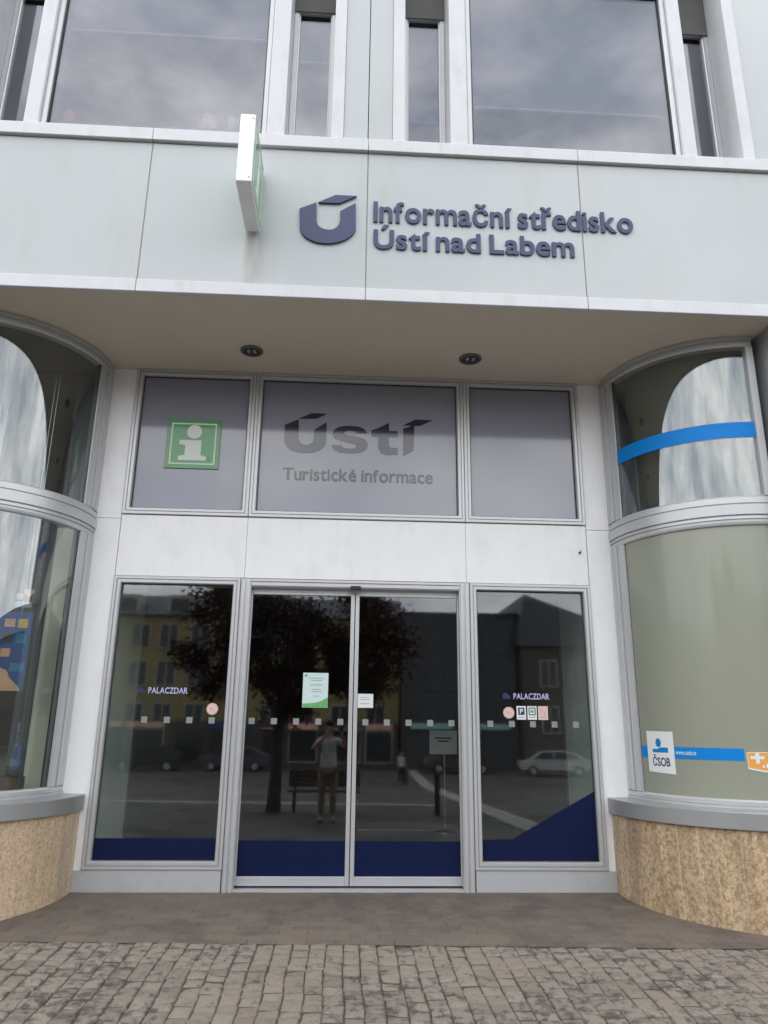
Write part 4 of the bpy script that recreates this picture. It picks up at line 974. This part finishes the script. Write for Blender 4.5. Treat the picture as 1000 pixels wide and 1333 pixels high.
# bench
bn = empty('park_bench', 'dark wooden park bench with backrest mirrored in the left door leaf', 'bench')
bx0, bx1, by = -1.15, 0.45, -10.6
bzz = gz(by) - 0.012
for k in range(4): box('seat_slat', 'bench_wood', bn, bx0, bx1, by - .02 + k * .1, by + .07 + k * .1, bzz + .43, bzz + .46, .004)
for k in range(4): box('back_slat', 'bench_wood', bn, bx0, bx1, by - .06, by - .03, bzz + .52 + k * .09, bzz + .60 + k * .09, .004)
for x_ in (bx0 + .12, bx1 - .17): MB().box(x_, x_ + .05, by - .09, by - .062, bzz, bzz + .86).box(x_, x_ + .05, by + .28, by + .33, bzz, bzz + .428).box(x_, x_ + .05, by - .06, by + .28, bzz + .38, bzz + .428).build('leg', 'iron', bn)

bo = MB().lathe(2.05, -9.4, [(.06, gz(-9.4) - .02), (.06, gz(-9.4) + .75), (.075, gz(-9.4) + .77), (.075, gz(-9.4) + .82), (.05, gz(-9.4) + .87), (.01, gz(-9.4) + .89)], 14).build('bollard', 'iron', None, smooth=True)
tag(bo, 'black iron bollard mirrored in the right door leaf', 'bollard')
lp = empty('lamp_post', 'slim brown lamp post mirrored behind the distant person', 'lamp post')
lz = gz(-31.5)
MB().tube([(3.2, -31.5, lz - .02), (3.2, -31.5, lz + 1.0), (3.2, -31.5, lz + 6.5)], [.14, .09, .06], 10).build('post', 'bench_wood', lp, smooth=True)
MB().lathe(3.2, -31.5, [(.06, lz + 6.5), (.22, lz + 6.6), (.28, lz + 7.0), (.3, lz + 7.05), (.05, lz + 7.25)], 14).build('lantern', 'iron', lp, smooth=True)

# white car
def car(x, y, rz, label):
    c_ = empty('parked_car', label, 'car'); c_.location = (x, y, gz(y) - 0.014); c_.rotation_euler = (0, 0, rz)
    pr = [(-2.05, .35), (-2.1, .6), (-2.0, .85), (-1.45, .95), (-.8, 1.42), (.55, 1.46), (1.2, 1.3), (1.85, .98), (2.08, .9), (2.12, .5), (2.05, .33)]
    MB().prism_xz(pr[::-1], -.84, .84).build('body', 'car_white', c_, .06)
    for s_ in (-1, 1):
        for poly in ([(-1.25, .97), (-.75, 1.36), (-.1, 1.39), (-.1, .97)], [(0.0, .97), (0.0, 1.39), (.5, 1.39), (1.1, 1.24), (1.45, .97)]):
            y0, y1 = (-.853, -.842) if s_ < 0 else (.842, .853)
            MB().prism_xz(poly[::-1], y0, y1).build('side_window', 'window_dark', c_)
        for wx in (-1.3, 1.32):
            w_ = MB().disc_y(wx, .31, .31, s_ * .86 - .11, s_ * .86 + .02, 20).build('wheel', 'tyre', c_); MB().disc_y(wx, .31, .19, s_ * .86 - .112, s_ * .86 + .022, 14).build('rim', 'chrome', w_)
    for s_ in (-1, 1): box('headlight', 'chrome', c_, -2.10, -2.0, s_ * .62 - .16, s_ * .62 + .16, .64, .78, .02)
    return c_
car(12.6, -38.5, R(8), 'white car mirrored small in the right side window')
for x_, y_, m_, lb_ in ((-11.5, -40.5, 'iron', 'black car parked before the yellow house mirrored in the left side window'), (-6.4, -41.0, 'slate', 'grey car parked before the yellow house mirrored behind the tree'), (7.2, -40.2, 'house_brown', 'dark brown car parked before the grey block')):
    k_ = car(x_, y_, R(random.uniform(-4, 4)), lb_)
    for o_ in k_.children:
        if o_.name.startswith('body'): o_.data.materials.clear(); o_.data.materials.append(MATS[m_])

# houses across the square
def house(name, label, x0, x1, yf, zg, ze, zr, wallmat, roofmat, wins, winmat='window_dark', gable=False, ridge=None, sill='house_trim'):
    h_ = empty(name, label, 'building')
    box('wall', wallmat, h_, x0, x1, yf - 9, yf, zg - .2, ze)
    if gable:
        px = ridge if ridge is not None else (x0 + x1) / 2
        rf = MB().prism_xz([(x0 - .3, ze + .002), (x1 + .3, ze + .002), (px, zr)], yf - 9.3, yf + .3).build('roof', roofmat, h_)
    else:
        b = MB(); n_ = 0
        b.v += [(x0 - .3, yf + .4, ze + .002), (x1 + .3, yf + .4, ze + .002), (x1 + .3, yf - 9.4, ze + .002), (x0 - .3, yf - 9.4, ze + .002), (x0 - .3, yf - 4.5, zr), (x1 + .3, yf - 4.5, zr)]
        b.f += [(0, 1, 5, 4), (2, 3, 4, 5), (0, 4, 3), (1, 2, 5), (3, 2, 1, 0)]
        rf = b.build('roof', roofmat, h_)
    for (a, b_, c, d) in wins:
        w_ = MB().ring(a, b_, c, d, [(0, yf + .001), (0, yf + .06), (.10, yf + .06), (.10, yf + .001)]).build('window', sill, h_)
        box('pane', winmat, w_, a + .1, b_ - .1, yf + .002, yf + .02, c + .1, d - .1); box('glazing_bar', sill, w_, (a + b_) / 2 - .04, (a + b_) / 2 + .04, yf + .021, yf + .045, c + .1, d - .1)
    return h_, rf
YB = -45.0; ZB = gz(YB)
wy = [(x_ + .0, x_ + 1.35, z_, z_ + 1.75) for x_ in (-18.8, -16.6, -14.6, -12.7, -10.6, -7.9, -5.6, -3.2, -.8, 1.6) for z_ in (.9, 3.7, 6.2)]
yh, yrf = house('town_house', 'yellow town house with rows of windows mirrored in the left side window', -20, 3.9, YB, ZB, 8.5, 10.6, 'house_yellow', 'slate', wy)
for x_ in (-16, -12.4, -8.5):
    box('dormer', 'house_trim', yrf, x_, x_ + 1.7, YB - 2.4, YB - .3, 8.6, 10.0); box('dormer_pane', 'window_dark', yrf, x_ + .25, x_ + 1.45, YB - .298, YB - .28, 8.85, 9.75)
box('shop_front', 'house_brown', yh, -19, 3.8, YB + .002, YB + .25, ZB, 1.5)
rs = random.Random(21); xx = -18.5
while xx < 2.6:
    ww = rs.uniform(1.2, 2.6)
    f_ = MB().ring(xx, xx + ww, ZB + .3, 1.0, [(0, YB + .251), (0, YB + .31), (.09, YB + .31), (.09, YB + .251)]).build('shop_window', rs.choice(['house_trim', 'pale_paving', 'house_grey']), yh)
    box('pane', 'window_dark', f_, xx + .09, xx + ww - .09, YB + .252, YB + .27, ZB + .39, .91)
    if rs.random() < .55: box('fascia_board', rs.choice(['poster_blue', 'pink_print', 'house_trim', 'paper_green']), yh, xx, xx + ww, YB + .251, YB + .36, 1.05, 1.4)
    if rs.random() < .35: MB().prism_xz([(xx, 1.02), (xx + ww, 1.02), (xx + ww, 1.08), (xx, 1.08)], YB + .37, YB + 1.3).build('awning', rs.choice(['pink_print', 'house_trim']), yh)
    xx += ww + rs.uniform(.2, .9)
gw = [(x_, x_ + 1.1, z_, z_ + 1.9) for x_ in (4.4, 5.7, 7.0, 8.3, 9.6, 10.7) for z_ in (.9, 3.6, 6.2)]
gh, grf = house('office_block', 'dark grey flat fronted block mirrored in the right door leaf', 4.0, 11.9, YB + 1, ZB, 8.9, 9.5, 'house_grey', 'slate', gw, sill='house_grey')
box('shop_sign', 'shop_sign', gh, 4.6, 7.4, YB + 1.02, YB + 1.2, 1.15, 1.5); box('shop_sign', 'shop_sign', gh, 8.9, 11.3, YB + 1.02, YB + 1.2, 1.15, 1.5)
bw_ = [(x_, x_ + 1.2, z_, z_ + 1.8) for x_ in (13.2, 15.3, 17.4, 19.5) for z_ in (.9, 3.9)]
house('gabled_house', 'brown gabled house mirrored at the right of the side window', 12.0, 22, YB + 2, ZB, 6.6, 10.1, 'house_brown', 'slate', bw_, gable=True, ridge=12.3)
house('far_house', 'long dim row of houses closing the left side of the square', -60, -22, YB - 4, ZB, 7.5, 9.6, 'house_brown', 'slate', [(x_, x_ + 1.4, z_, z_ + 1.8) for x_ in range(-58, -23, 5) for z_ in (1.0, 4.2)])
house('far_house', 'long dim row of houses closing the right side of the square', 25, 62, YB - 4, ZB, 7.5, 9.6, 'house_grey', 'slate', [(x_, x_ + 1.4, z_, z_ + 1.8) for x_ in range(28, 60, 5) for z_ in (1.0, 4.2)])

for lab, lx, ang in (('long side row of dim houses on the far right of the square', 46, -90), ('long side row of dim houses on the far left of the square', -46, 90)):
    hh, _ = house('far_house', lab, -22, 26, 0, ZB, 6.2, 8.4, 'house_brown', 'slate', [(x_, x_ + 1.4, z_, z_ + 1.8) for x_ in range(-20, 25, 5) for z_ in (0.6, 3.6)])
    hh.location = (lx, -24, 0); hh.rotation_euler = (0, 0, R(ang))
